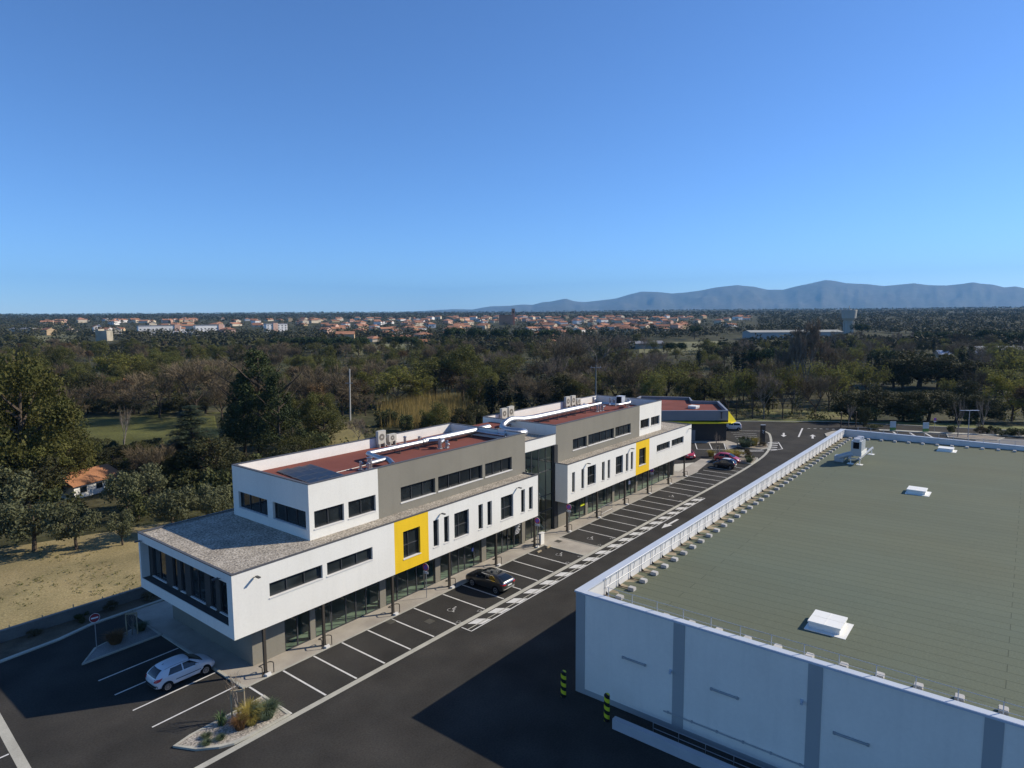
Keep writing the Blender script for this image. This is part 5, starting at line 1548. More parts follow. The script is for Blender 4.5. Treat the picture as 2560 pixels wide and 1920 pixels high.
def tuft(kind, m, n, h, w, wd, seed, cat='grass tuft'):
    r = random.Random(seed); vs, fs = [], []
    for _ in range(n):
        a = r.random() * 6.283; o = V((math.cos(a), math.sin(a), 0)); p = o * r.random() ** .5 * w * .22
        lean = .25 + r.random() * .9; L = h * (.6 + .5 * r.random()); s = V((-o.y, o.x, 0)) * wd
        m1 = p + o * L * .25 * lean + V((0, 0, L * .62)); q = p + o * L * .55 * lean * (w / h) + V((0, 0, L * (1.0 - .35 * lean)))
        i = len(vs); vs += [p - s, p + s, m1 + s * .7, m1 - s * .7, q]; fs += [(i, i + 1, i + 2, i + 3), (i + 3, i + 2, i + 4)]
    b = MB(); b.tube([(0, 0, -.1), (0, 0, .08)], [w * .16, w * .1], 8)
    proto(kind, cat, vs, fs, m, b, bark, h, w, 'blades')
tuft('yellow_grass', leaf_mat('straw_blade', (.42, .33, .085), (.27, .225, .055), .1, .3, 2), 520, 1.0, 1.4, .014, 5)
tuft('brown_grass', leaf_mat('brown_blade', (.23, .125, .055), (.155, .09, .042), .1, .3, 2), 520, .9, 1.1, .012, 6)
tuft('lavender', leaf_mat('sage_blade', (.115, .14, .085), (.075, .105, .05), .15, .25, 3), 480, .95, 1.5, .016, 7, 'shrub')
tuft('agave', leaf_mat('agave_blade', (.055, .095, .040), (.085, .12, .055), .1, .15, 3), 60, .8, 1.0, .035, 8, 'agave')

TREES = []
def plant(kind, p, h, w, name, label, group=None, z=None, rot=None, var=None):
    lst = KINDS[kind]
    cat, cm, tm, h0, w0, part = lst[(rnd.randrange(len(lst)) if var is None else var) % len(lst)]
    r = bpy.data.objects.new(name, None); r.empty_display_size = .5; COL.objects.link(r)
    r.location = (p[0], p[1], T(p[0], p[1]) if z is None else z)
    r.rotation_euler = (0, 0, rnd.random() * 6.283 if rot is None else rot)
    r.scale = (w / w0, w / w0, h / h0)
    for nm, me in (('trunk' if part == 'crown' else 'stem', tm), (part, cm)):
        o = bpy.data.objects.new(nm, me); COL.objects.link(o); o.parent = r
    r['category'] = cat
    if label: r['label'] = label
    if group: r['group'] = group
    return r
# ---------------------------------------------------------------- plants on the islands and by the far road
def small(kind, name, x, y, h, w, label, z=.09, group=None, var=0): return plant(kind, (x, y), h, w, name, label, group, z, var=var)
small('yellow_grass', 'grass_tuft', 19.15, 35.35, 1.1, 1.6, 'large tuft of straw-yellow grass in the front gravel island', group='tufts on the front gravel island')
small('yellow_grass', 'grass_tuft', 18.85, 34.75, .85, 1.3, 'smaller straw-yellow grass tuft hanging toward the kerb of the front island', group='tufts on the front gravel island')
small('brown_grass', 'grass_tuft', 18.2, 34.85, .95, 1.15, 'russet-brown grass tuft in the middle of the front gravel island', group='tufts on the front gravel island')
small('lavender', 'shrub', 19.75, 34.6, 1.0, 1.7, 'grey-green bushy herb at the right end of the front gravel island')
small('lavender', 'shrub', 20.2, 34.9, .85, 1.2, 'smaller grey-green herb at the right kerb of the front gravel island')
small('agave', 'agave', 17.75, 36.05, .9, .95, 'spiky dark green plant near the left kerb of the front gravel island')
for i, (x, y) in enumerate(((16.6, 35.6), (17.0, 34.8), (16.3, 35.0))):
    small('lavender', 'grass_tuft', x, y, .28, .7, ['low dry tuft near the pointed tip of the front island', 'low dry tuft by the curved kerb of the front island', 'lowest dry tuft nearest the tip of the front island'][i], group='tufts on the front gravel island')
def staked(x, y, label, h=2.6, sx=.42, z=.09, kind='sapling', sh=1.75):
    plant(kind, (x, y), h, h * .42, 'young_tree', label, None, z)
    t = thing('tree_stake', 'wooden support frame of the ' + label, 'tree stake', (x, y, z), 'stake frames of the young trees')
    for s in (-1, 1):
        b = MB(); b.tube([(x + s * sx * .7, y - s * sx * .5, z), (x + s * sx * .7, y - s * sx * .5, z + sh)], .045, 6); b.build('post', wood, t)
    b = MB(); b.obox((x, y, z + sh - .1), (sx * .78, -sx * .56, 0), (.02, .03, 0), (0, 0, .06)); b.build('crossbar', wood, t)
staked(18.75, 35.98, 'leafless sapling in the front gravel island', 3.2)
staked(19.2, 52.1, 'sapling on the shaded left island', 2.4)
small('brown_grass', 'grass_tuft', 17.9, 51.7, 1.0, 1.7, 'shaded brown grass tuft behind the no-entry sign')
small('lavender', 'shrub', 19.9, 52.3, .7, 1.3, 'shaded low shrub at the pavement end of the left island')
for k in range(14):
    plant('dry_bush' if k % 3 else 'bush', (9 + k * 2.6 + rnd.random(), 57.7 + rnd.random() * .4), .5 + rnd.random() * .4, 1.2 + rnd.random(), 'shrub', 'low dark shrub in the shaded bed below the boundary wall', 'shrubs below the boundary wall', .02)
# bend of the road and right-hand car park
staked(107.0, 40.6, 'thin young tree by the red cars', 4.2, z=.09, kind='spindly')
small('yellow_grass', 'grass_tuft', 107.2, 37.8, 1.5, 3.2, 'wide straw-coloured grass tuft behind the red and black cars', group='plants at the bend')
small('dry_bush', 'shrub', 109.0, 36.3, 1.4, 1.8, 'dry brown shrub right of the wide straw tuft at the bend', group='plants at the bend')
small('bush', 'shrub', 106.2, 35.0, 1.1, 1.9, 'low dark shrub at the road kerb in front of the red cars', group='plants at the bend')
small('lavender', 'shrub', 104.9, 34.6, .9, 1.6, 'low grey herb at the near tip of the bend island', group='plants at the bend')
small('lavender', 'shrub', 117.0, 39.3, 1.6, 3.6, 'broad grey-green shrub left of the black pylon', group='plants at the bend')
small('bush', 'shrub', 118.6, 40.3, 1.8, 2.4, 'dark green shrub behind the broad grey one by the pylon', group='plants at the bend')
small('yellow_grass', 'grass_tuft', 119.0, 38.4, 1.9, 2.0, 'tall golden grass tuft just left of the black pylon', group='plants at the bend')
small('dry_bush', 'shrub', 119.4, 37.0, .8, 2.2, 'low brown shrub at the foot of the black pylon', group='plants at the bend')
small('yellow_grass', 'grass_tuft', 105.6, 41.2, 1.3, 1.6, 'thin straw tuft beside the red car near the far block', group='plants at the bend')
# saplings and furniture beyond the warehouse
def p7(x, y): return at((2040 + x * 520 / 2212) / 2560 * 2212, (1000 + y * 520 / 2212) / 2560 * 2212)
for (px, py), h, lab in (((345, 290), 5.2, 'bare staked young tree at the corner of the lane behind the warehouse'),):
    q = p7(px, py); plant('spindly', q, h, 3.2, 'young_tree', lab, None, .05)
    for s, dx in (('left', -1.6), ('right', 1.5)):
        t = thing('tree_stake', f'{s} dark stake of the young tree at the lane corner', 'tree stake', (q.x, q.y, 0), 'stakes at the lane corner')
        o = rt * dx; b = MB(); b.tube([(q.x + o.x, q.y + o.y, 0), (q.x + o.x, q.y + o.y, 3.2)], .1, 6); b.build('post', bark, t)
        b = MB(); b.tube([(q.x + o.x, q.y + o.y, 3.2), (q.x + o.x, q.y + o.y, 3.3)], .12, 6); b.build('tip', wood, t)
q = p7(510, 298); plant('holm', q, 5.2, 2.6, 'shrub', 'upright dark green shrub behind the far corner of the warehouse', None, 0)
q = p7(620, 305); plant('bush', q, 1.0, 5, 'shrub', 'low dark shrub spreading right of the upright one behind the warehouse', None, 0)
for (px, py), lab in (((1430, 350), 'dark low shrub left of the street lamp beyond the warehouse'), ((2010, 375), 'widest dark shrub right of the street lamp beyond the warehouse'), ((1870, 360), 'small round shrub between the lamp and the widest shrub'), ((1745, 365), 'small reddish shrub beside the right young tree'), ((2150, 385), 'low shrub at the right edge of the picture beyond the warehouse')):
    q = p7(px, py); plant('dry_bush' if '1745' in str(px) else 'bush', q, 1.7, 4.4 if px in (2010, 2150) else 2.6, 'shrub', lab, 'shrubs beyond the warehouse', .05)
for px, h, lab in ((1507, 8.0, 'left of two thin leafless trees beyond the warehouse'), (1770, 7.5, 'right of two thin leafless trees beyond the warehouse')):
    q = p7(px, 395 if px < 1600 else 360); plant('spindly', q, h, 2.8, 'young_tree', lab, 'thin trees beyond the warehouse', .0)
staked(*p7(1715, 360).xy, 'staked sapling right of the street lamp', 3.0, kind='sapling')
for (px, py), lab in (((815, 330), 'left of two white and green entrance panels beyond the warehouse'), ((1165, 342), 'right of two white and green entrance panels beyond the warehouse')):
    q = p7(px, py); s = rt; n = V((-.78, -.62, 0))
    t = thing('entrance_sign', lab, 'sign', (q.x, q.y, .1), 'entrance panels beyond the warehouse')
    b = MB(); b.obox(q + V((0, 0, 1.35)), s * .58, n * .06, Z3 * .62); b.build('panel', mat('pale_blue_panel', (.42, .50, .52), .5), t)
    b = MB(); b.obox(q + V((0, 0, .42)), s * .58, n * .07, Z3 * .32); b.build('base', mat('green_panel', (.10, .22, .06), .5), t)
q = p7(1615, 400)
t = thing('street_lamp', 'slim street lamp with two flat arms beyond the warehouse', 'street lamp', (q.x, q.y, 0))
b = MB(); b.tube([(q.x, q.y, 0), (q.x, q.y, 5.2)], [.09, .06], 8); b.build('pole', post_mat, t)
for s in (-1, 1):
    b = MB(); o = q + rt * s * .9 + V((0, 0, 5.25)); b.obox(o, rt * .85, V((-.78, -.62, 0)) * .16, Z3 * .05); b.build('lamp_head', wh_trim, t)
# utility poles in the woods
for (dx, dy, dyb, D, lab, two) in ((749, 800, 893, 149, 'pale concrete utility pole among the trees behind the near block', True), (1288, 795, 857, 142, 'grey utility pole rising behind the far block roof', False)):
    c = pd(dx, D); zt = CAM_H + D * (682 - dy) / 1449
    t = thing('utility_pole', lab, 'utility pole', (c.x, c.y, T(c.x, c.y)))
    b = MB(); b.tube([(c.x, c.y, T(c.x, c.y)), (c.x + .3 * two, c.y, zt)], [.2, .13], 8); b.build('pole', mat('pole_concrete' if two else 'pole_grey', (.42, .41, .37) if two else (.13, .145, .14), .8), t)
    b = MB(); b.obox((c.x, c.y, zt - (3.2 if two else .5)), rt * (.9 if two else 1.2), V((.78, .62, 0)) * .05, Z3 * .06); b.build('crossarm', post_mat, t)
    if not two:
        for k in (-1, 0, 1):
            b = MB(); e = c + rt * k * 1.0; b.tube([(e.x, e.y, zt - .45), (e.x, e.y, zt - .1)], .05, 6); b.build('insulator', post_mat, t)

# ---------------------------------------------------------------- woods
def yh(dx): return 686.3 - dx * 14.3 / 2212
WOODS = []                       # (object, species, picture column, depth)
NAMES = {'olive': ('olive_tree', 'grey-green olive tree'), 'oak': ('broadleaf_tree', 'green broadleaf tree'), 'holm': ('holm_oak', 'dark round oak'), 'pine': ('pine_tree', 'dark pine'),
         'umbrella': ('stone_pine', 'flat-topped stone pine'), 'cedar': ('cedar_tree', 'tiered dark cedar'), 'cypress': ('cypress_tree', 'narrow dark cypress'), 'bare': ('bare_tree', 'leafless brown tree'),
         'pale': ('bare_tree', 'leafless pale tree'), 'poplar': ('poplar_tree', 'tall leafless poplar'), 'budding': ('budding_tree', 'budding light green tree'), 'willow': ('willow_tree', 'yellow-green willow'),
         'russet': ('russet_tree', 'russet-leaved tree'), 'bush': ('shrub', 'round green shrub'), 'dry_bush': ('shrub', 'brown dry shrub'), 'spindly': ('young_tree', 'slender bare young tree')}
def hero(kind, dx, ytop, ybase, wpx, label=None):
    p = at(dx, ybase, -1.0)
    dep = p.dot(V((math.cos(YAW), math.sin(YAW), 0)))
    z = T(p.x, p.y)
    h = CAM_H - dep * (ytop - yh(dx)) / 1449 - z
    o = plant(kind, p, h, wpx * dep / 1449, NAMES[kind][0], label, 'trees and shrubs in the woods')
    WOODS.append((o, kind, dx, dep, label))
    return o
for a in (('olive', 75, 1088, 1190, 165), ('olive', 165, 1112, 1188, 120), ('olive', -10, 1100, 1196, 130), ('olive', 265, 1120, 1178, 72), ('olive', 25, 1020, 1130, 150), ('olive', 275, 1030, 1112, 100), ('olive', 375, 1060, 1150, 125),
          ('olive', 450, 1062, 1122, 120), ('olive', 320, 1018, 1098, 110), ('bush', 488, 1058, 1092, 70),  ('bush', 395, 1020, 1075, 120), ('olive', 470, 1085, 1140, 80), 
          ('oak', 50, 728, 1105, 250, 'huge green tree filling the left edge above the olives'), ('oak', -60, 770, 1100, 230), ('oak', 105, 845, 1060, 130), ('oak', 85, 935, 1100, 150), ('russet', -5, 785, 1060, 120), 
          ('oak', -20, 930, 1110, 170), ('bush', 130, 1060, 1120, 140), ('bush', 300, 1070, 1120, 90), ('oak', 20, 850, 1095, 150), ('oak', 100, 790, 1070, 130),
          ('cedar', 420, 876, 1035, 185, 'tiered dark cedar left of the large dark pine'), ('pine', 562, 744, 985, 190, 'largest dark pine standing behind the near block'), ('pine', 530, 800, 990, 120), ('pine', 605, 800, 995, 130), ('holm', 470, 940, 1050, 150), ('holm', 520, 985, 1060, 110),
          ('bush', 560, 985, 1048, 110), ('oak', 645, 945, 1010, 130), ('holm', 610, 965, 1040, 130), ('bush', 690, 930, 990, 100), ('oak', 700, 880, 975, 120), ('bush', 470, 1010, 1085, 130), ('russet', 455, 950, 1040, 70), ('bush', 640, 975, 1030, 90),
          ('holm', 215, 945, 1000, 90), ('bush', 262, 952, 1002, 100), ('holm', 320, 948, 1004, 100), ('bush', 365, 955, 1005, 110), ('oak', 300, 962, 1020, 100), ('holm', 245, 962, 1030, 110), ('holm', 345, 975, 1040, 120), ('bush', 200, 985, 1040, 100), ('oak', 395, 960, 1030, 90),
          ('holm', 190, 862, 893, 70), ('holm', 235, 860, 893, 80), ('holm', 290, 862, 893, 80), ('bush', 340, 866, 893, 90), ('holm', 390, 850, 893, 90), ('holm', 445, 845, 895, 100), ('bush', 160, 868, 893, 80), ('oak', 150, 900, 1070, 150), ('holm', 60, 960, 1110, 210), ('holm', -10, 980, 1115, 190), ('oak', 165, 950, 1050, 110), ('holm', 110, 1010, 1080, 110),
          ('spindly', 270, 872, 988, 44, 'slim leafless tree standing alone in the green field'), ('bush', 240, 950, 1005, 60),  ('bush', 300, 985, 1035, 100),  ('bare', 330, 960, 1060, 120), ('oak', 380, 985, 1050, 90),
          ('bare', 345, 785, 905, 150), ('bare', 425, 768, 905, 170), ('bare', 480, 800, 915, 120), ('bare', 690, 775, 895, 130), ('bare', 740, 790, 905, 120), ('bare', 655, 800, 920, 120), ('bare', 790, 850, 905, 90), ('bare', 250, 815, 892, 120), ('bare', 300, 830, 895, 110), ('bare', 200, 830, 890, 100),
          ('pale', 775, 903, 968, 62), ('willow', 270, 752, 838, 125, 'yellow-green willow in the left woods above the orange roof'), ('willow', 240, 765, 835, 80), ('willow', 860, 783, 882, 165, 'broad yellow-green willow above the golden reeds'), ('willow', 805, 795, 870, 90), ('willow', 905, 800, 878, 80),
          ('oak', 940, 765, 868, 130), ('oak', 1000, 740, 866, 120), ('russet', 970, 790, 868, 110), ('bare', 1025, 800, 885, 110), ('budding', 1085, 760, 830, 70),
          ('cypress', 1060, 815, 900, 40), ('cypress', 1090, 800, 900, 44), ('cypress', 1125, 812, 905, 42), ('bare', 1150, 800, 910, 110), ('cypress', 1175, 805, 900, 46), ('holm', 1200, 800, 905, 100), ('bare', 1250, 790, 890, 120), ('budding', 1275, 800, 880, 90), ('budding', 1330, 790, 875, 100), ('bare', 1370, 755, 870, 110), ('bare', 1225, 720, 840, 130),
          ('pale', 1290, 710, 800, 120), ('pale', 1230, 715, 810, 90), ('budding', 1440, 790, 870, 110), ('budding', 1400, 795, 878, 100), ('holm', 1520, 810, 880, 90), ('budding', 1470, 775, 860, 110), ('budding', 1560, 795, 885, 90),
          ('budding', 1590, 785, 908, 80), ('budding', 1625, 790, 910, 85), ('pale', 1650, 795, 910, 80), ('budding', 1690, 780, 906, 80), ('bare', 1710, 800, 895, 90), ('budding', 1790, 770, 890, 100), ('bare', 1760, 800, 905, 110), ('budding', 1830, 765, 870, 90), ('budding', 1875, 780, 880, 90),
          ('poplar', 1715, 715, 862, 50, 'left of the tallest leafless poplars above the warehouse corner'), ('poplar', 1742, 680, 860, 56, 'tallest leafless poplar above the warehouse corner'), ('poplar', 1772, 722, 858, 50, 'right of the tallest leafless poplars above the warehouse corner'), ('poplar', 1690, 740, 862, 50), ('bare', 1660, 760, 870, 100), ('bare', 1805, 740, 860, 100),
          ('holm', 1835, 842, 917, 100), ('holm', 1890, 828, 916, 120), ('holm', 1950, 840, 916, 110), ('holm', 2005, 835, 917, 120), ('holm', 2065, 842, 918, 115), ('holm', 2120, 850, 920, 110), ('bush', 1860, 870, 918, 110), ('bush', 1980, 870, 918, 120), ('bush', 2095, 872, 920, 110),
          ('willow', 2185, 800, 915, 130), ('russet', 2215, 830, 920, 100), ('budding', 2190, 745, 850, 110), ('budding', 2150, 790, 860, 90),
          ('holm', 1985, 748, 838, 175, 'broadest dark round tree above the middle of the warehouse roof'), ('holm', 1950, 768, 840, 90), ('holm', 2025, 770, 840, 90), ('holm', 1930, 770, 838, 90), ('cypress', 1895, 755, 830, 26), ('cypress', 1908, 765, 832, 24), ('holm', 2060, 765, 838, 110), ('holm', 2110, 775, 840, 100), ('cypress', 2075, 745, 820, 26), ('cypress', 2162, 755, 832, 22), ('cypress', 2095, 742, 815, 24),
          ('cypress', 1607, 745, 815, 22), ('cypress', 1622, 738, 812, 22), ('cypress', 1636, 748, 815, 22), ('cypress', 1590, 755, 812, 22), ('umbrella', 1655, 745, 815, 80), ('cypress', 243, 775, 815, 16),
          ('umbrella', 650, 722, 765, 66), ('umbrella', 690, 724, 768, 62), ('umbrella', 735, 722, 766, 66), ('umbrella', 775, 724, 768, 64), ('umbrella', 850, 720, 764, 58), ('umbrella', 880, 722, 766, 50), ('umbrella', 610, 724, 768, 60),
          ('umbrella', 985, 700, 752, 60), ('umbrella', 1080, 706, 750, 56), ('umbrella', 1130, 705, 752, 56), ('umbrella', 1180, 706, 748, 52), ('umbrella', 1240, 706, 745, 50), ('umbrella', 1030, 704, 750, 50), ('umbrella', 1460, 735, 775, 60), ('umbrella', 1500, 700, 735, 40),
          ('umbrella', 2140, 708, 750, 66), ('umbrella', 2050, 712, 752, 60), ('umbrella', 1990, 712, 752, 56), ('umbrella', 2200, 712, 756, 66), ('umbrella', 1860, 695, 735, 46)):
    hero(*a)

def in_poly(x, y, P):
    c = False
    for (xa, ya), (xb, yb) in zip(P, P[1:] + P[:1]):
        if (ya > y) != (yb > y) and x < (xb - xa) * (y - ya) / (yb - ya) + xa: c = not c
    return c
# open ground seen in the picture (2212 wide) where no tree stands
OPEN = [[(120, 886), (540, 886), (520, 1000), (120, 1010)], [(0, 705), (150, 715), (190, 745), (150, 755), (40, 745)], [(190, 745), (330, 748), (330, 762), (150, 764)], [(745, 740), (905, 742), (880, 765), (780, 768)],
        [(1380, 738), (1600, 732), (1600, 755), (1380, 765)], [(1560, 700), (1840, 700), (1840, 730), (1560, 735)], [(825, 858), (1015, 855), (1040, 985), (820, 985)], [(700, 925), (775, 920), (780, 970), (690, 975)],
        [(0, 1180), (300, 1160), (520, 1100), (520, 1400), (0, 1400)], [(1840, 725), (1980, 728), (1980, 745), (1840, 745)], [(205, 822), (300, 825), (300, 845), (200, 850)], [(1885, 835), (2095, 835), (2095, 875), (1885, 875)], [(1690, 862), (1800, 862), (1800, 888), (1690, 888)], [(1575, 816), (1655, 816), (1655, 852), (1575, 852)], [(1815, 885), (2145, 888), (2145, 935), (1815, 935)]]
def blocked(dx, dy, p):
    if any(in_poly(dx, dy, P) for P in OPEN): return True
    if p.x < 100 and p.y < 66: return True
    s = (p.x - 139) * .84 + (p.y - 55) * .54
    if s < 6 and p.x > 90: return True
    return False
MIX = [((0, 560), [('bare', 3.6, 11), ('oak', 5, 11), ('holm', 2.2, 10), ('budding', 2, 9), ('cypress', .5, 9), ('russet', .5, 9), ('willow', .4, 9)]),
       ((560, 1060), [('bare', 3.2, 10.5), ('oak', 4.6, 10.5), ('holm', 2, 9.5), ('russet', 1.0, 9), ('willow', .9, 9), ('budding', 1.8, 9)]),
       ((1060, 1480), [('bare', 3, 11), ('holm', 2.4, 9.5), ('budding', 3.2, 9.5), ('oak', 3, 10), ('cypress', 1, 10), ('pale', 1, 12)]),
       ((1480, 2260), [('bare', 2.4, 10.5), ('budding', 3.4, 9.5), ('oak', 1.8, 9.5), ('holm', 2.4, 8.5), ('cypress', 1.4, 10), ('pale', 1, 12), ('umbrella', .8, 9)])]
placed = [(o.location.x, o.location.y) for o, *_ in WOODS]
n = 0
while n < 1000:
    dx = rnd.uniform(-60, 2260); dep = 118 + (520 - 118) * rnd.random() ** 1.25
    p = pd(dx, dep); dy = yh(dx) + 1449 * 25 / dep
    n += 1
    if blocked(dx, dy, p): continue
    md = 4.2 if dep < 250 else 5.6
    if any((p.x - a) ** 2 + (p.y - b) ** 2 < md * md for a, b in placed): continue
    mix = next(m for (a, b), m in MIX if a <= max(0, dx) < b or b == 2260)
    k, _, h = mix[0]
    r = rnd.random() * sum(m[1] for m in mix)
    for k, wt, h in mix:
        r -= wt
        if r <= 0: break
    if k == 'umbrella' and dep < 260: k = 'holm'
    hh = h * rnd.uniform(.72, 1.18); lst = KINDS[k][0]
    o = plant(k, p, hh, lst[4] * hh / lst[3] * rnd.uniform(.9, 1.25), NAMES[k][0], None, 'trees and shrubs in the woods')
    placed.append((p.x, p.y)); WOODS.append((o, k, dx, dep, None))
# name each by what it is and where one finds it
ORD = ['first', 'second', 'third', 'fourth', 'fifth', 'sixth', 'seventh', 'eighth', 'ninth', 'tenth', 'eleventh', 'twelfth', 'thirteenth', 'fourteenth', 'fifteenth', 'sixteenth', 'seventeenth', 'eighteenth', 'nineteenth', 'twentieth']
def zone(dx, dep):
    z = 'left of the cedar' if dx < 350 else 'by the big pine' if dx < 660 else 'above the near block' if dx < 1060 else 'above the far block' if dx < 1450 else 'above the yellow canopy' if dx < 1680 else 'above the warehouse'
    r = 'front' if dep < 150 else 'middle' if dep < 250 else 'back'
    return z, r
cells = {}
for o, k, dx, dep, lab in WOODS:
    if lab is None: cells.setdefault((k, *zone(dx, dep)), []).append((dx, o))
for (k, z, r), L in cells.items():
    L.sort(key=lambda q: q[0])
    for i, (dx, o) in enumerate(L):
        if len(L) == 1: o['label'] = f'only {NAMES[k][1]} in the {r} woods {z}'
        else: o['label'] = f'{NAMES[k][1]}, {ORD[i] if i < 20 else "last"} from the left in the {r} woods {z}'

# golden reeds behind the near block
def stuff(name, label, cat, vs, fs, m):
    me = bpy.data.meshes.new(name); me.from_pydata([tuple(v) for v in vs], [], fs); me.materials.append(m)
    o = bpy.data.objects.new(name, me); COL.objects.link(o); o['kind'] = 'stuff'; o['label'] = label; o['category'] = cat
    return o
vs, fs = [], []
for _ in range(5200):
    dx = rnd.gauss(925, 50); dyb = rnd.uniform(872, 935)
    if not 815 < dx < 1025: continue
    p = at(dx, dyb, -1); h = rnd.uniform(2.4, 5.2); s = V((rnd.gauss(0, 1), rnd.gauss(0, 1), 0)).normalized() * .045
    q = p + V((rnd.gauss(0, .35), rnd.gauss(0, .35), h)); m = (p + q) / 2
    i = len(vs); vs += [p - s, p + s, m + s, m - s, q]; fs += [(i, i + 1, i + 2, i + 3), (i + 3, i + 2, i + 4)]
stuff('reed_bed', 'golden reeds growing in a patch behind the near block', 'reeds', vs, fs, leaf_mat('reed_blade', (.36, .265, .095), (.20, .155, .05), .1, .3, .9))
for dx_, yt, yb, w_ in ((835, 885, 930, 70), (880, 895, 940, 60), (930, 890, 945, 50), (1000, 880, 940, 70), (1030, 872, 930, 60)): hero('bush' if dx_ < 950 else 'holm', dx_, yt, yb, w_, f'shrub growing into the golden reeds, the one at {["their left end", "their lower left", "their lower middle", "their lower right", "their right end"][(835, 880, 930, 1000, 1030).index(dx_)]}')
# undergrowth on the woodland floor
vs, fs = [], []
for _ in range(8200):
    dx = rnd.uniform(-80, 2290); dep = 95 + 520 * rnd.random() ** 1.2
    p = pd(dx, dep); dy = yh(dx) + 1449 * 25 / dep
    if blocked(dx, dy, p): continue
    k = rnd.uniform(.8, 2.3); o = len(vs)
    v, f = leaf_cloud([(V((p.x, p.y, T(p.x, p.y) + k * .5)), k)], 15, .36, upbias=.8, seed=_)
    vs += v; fs += [tuple(i + o for i in q) for q in f]
stuff('undergrowth', 'low scrub and brambles between the trees', 'undergrowth', vs, fs, leaf_mat('scrub_leaf', (.150, .125, .045), (.070, .078, .022), .1, .15, .10))
# ================================================================ fields, houses and the town
def field(name, pts, m, z=.02):
    """a sheet that follows the ground"""
    b = MB(); xs = [p[0] for p in pts]; ys = [p[1] for p in pts]
    c = sum((V((p[0], p[1], 0)) for p in pts), V((0, 0, 0))) / len(pts)
    N = 6
    for (a, d) in zip(pts, pts[1:] + pts[:1]):
        A, D = V((a[0], a[1], 0)), V((d[0], d[1], 0))
        for i in range(N):
            r0, r1 = i / N, (i + 1) / N
            q = [c + (A - c) * r0, c + (A - c) * r1, c + (D - c) * r1, c + (D - c) * r0]
            if i == 0: q = q[1:]
            b.face([(v.x, v.y, T(v.x, v.y) + z) for v in q])
    return b.build(name, m, kind='structure')
dry = mat('dry_grass', (.30, .235, .115), .95, .1, vary=.18, scale=.25, fine=.25, fscale=5, bump=.5, bscale=7, tint=(.215, .178, .085))
gfield = mat('green_field', (.105, .108, .032), .95, .1, vary=.35, scale=.12, fine=.3, fscale=2.2, tint=(.082, .082, .028))
P2 = lambda *q: [at(x, y, -1).xy for x, y in q]
field('dry_field', [(-12, 59.0), (62, 59.0), (58, 74), (40, 80), (27.5, 84), (10, 90), (-20, 84)], dry)
g2 = [(a, b) for a, b in []]
rr = random.Random(4); vs, fs = [], []
for _ in range(1500):
    x, y = rr.uniform(-2, 40), rr.uniform(61, 84)
    if noise.noise((x * .16, y * .16, 2)) < .08: continue
    v, f = leaf_cloud([(V((x, y, -1 + .05)), .22)], 7, .085, upbias=1.5, seed=_)
    o = len(vs); vs += v; fs += [tuple(i + o for i in q) for q in f]
stuff('weeds', 'low green weeds scattered over the dry field', 'weeds', vs, fs, leaf_mat('weed_leaf', (.10, .115, .03), (.14, .125, .045), .1, .2, .3))
field('green_field', P2((150, 985), (165, 905), (340, 893), (515, 890), (500, 960), (360, 1000), (230, 1010)), gfield)
field('grass_patch', P2((695, 972), (720, 930), (775, 925), (790, 960)), mat('yellow_grass_ground', (.20, .165, .06), .95, vary=.25, scale=.3, fine=.2, fscale=2))
for q in ([(0, 712), (140, 716), (185, 742), (150, 758), (20, 748)], [(745, 744), (905, 744), (880, 766), (770, 768)], [(1380, 742), (1560, 738), (1560, 762), (1380, 764)], [(190, 748), (330, 750), (330, 760), (150, 764)]):
    field('far_field', P2(*q), mat('far_field', (.15, .14, .055), .95, vary=.25, scale=.03), .1)
field('grass_patch', P2((1560, 882), (1700, 884), (1845, 893), (1840, 912), (1570, 909)), mat('bright_grass', (.16, .165, .042), .95, vary=.4, scale=.25, fine=.3, fscale=2, tint=(.12, .095, .04)))
field('verge', [(144.2, 51.2), (156.6, 32.6), (158.3, 26.7), (166.4, .4), (172.6, -20), (178, -20), (172, 1), (163, 28), (149.5, 54.5)], mat('verge_grass', (.13, .135, .040), .95, vary=.35, scale=.3, fine=.25, fscale=3), .02)
strip('kerb', [(143.8, 51.0), (156.3, 32.3), (158.0, 26.7), (165.9, .4), (172, -20)], .3, 0.0, kerb_mat, h=.1)

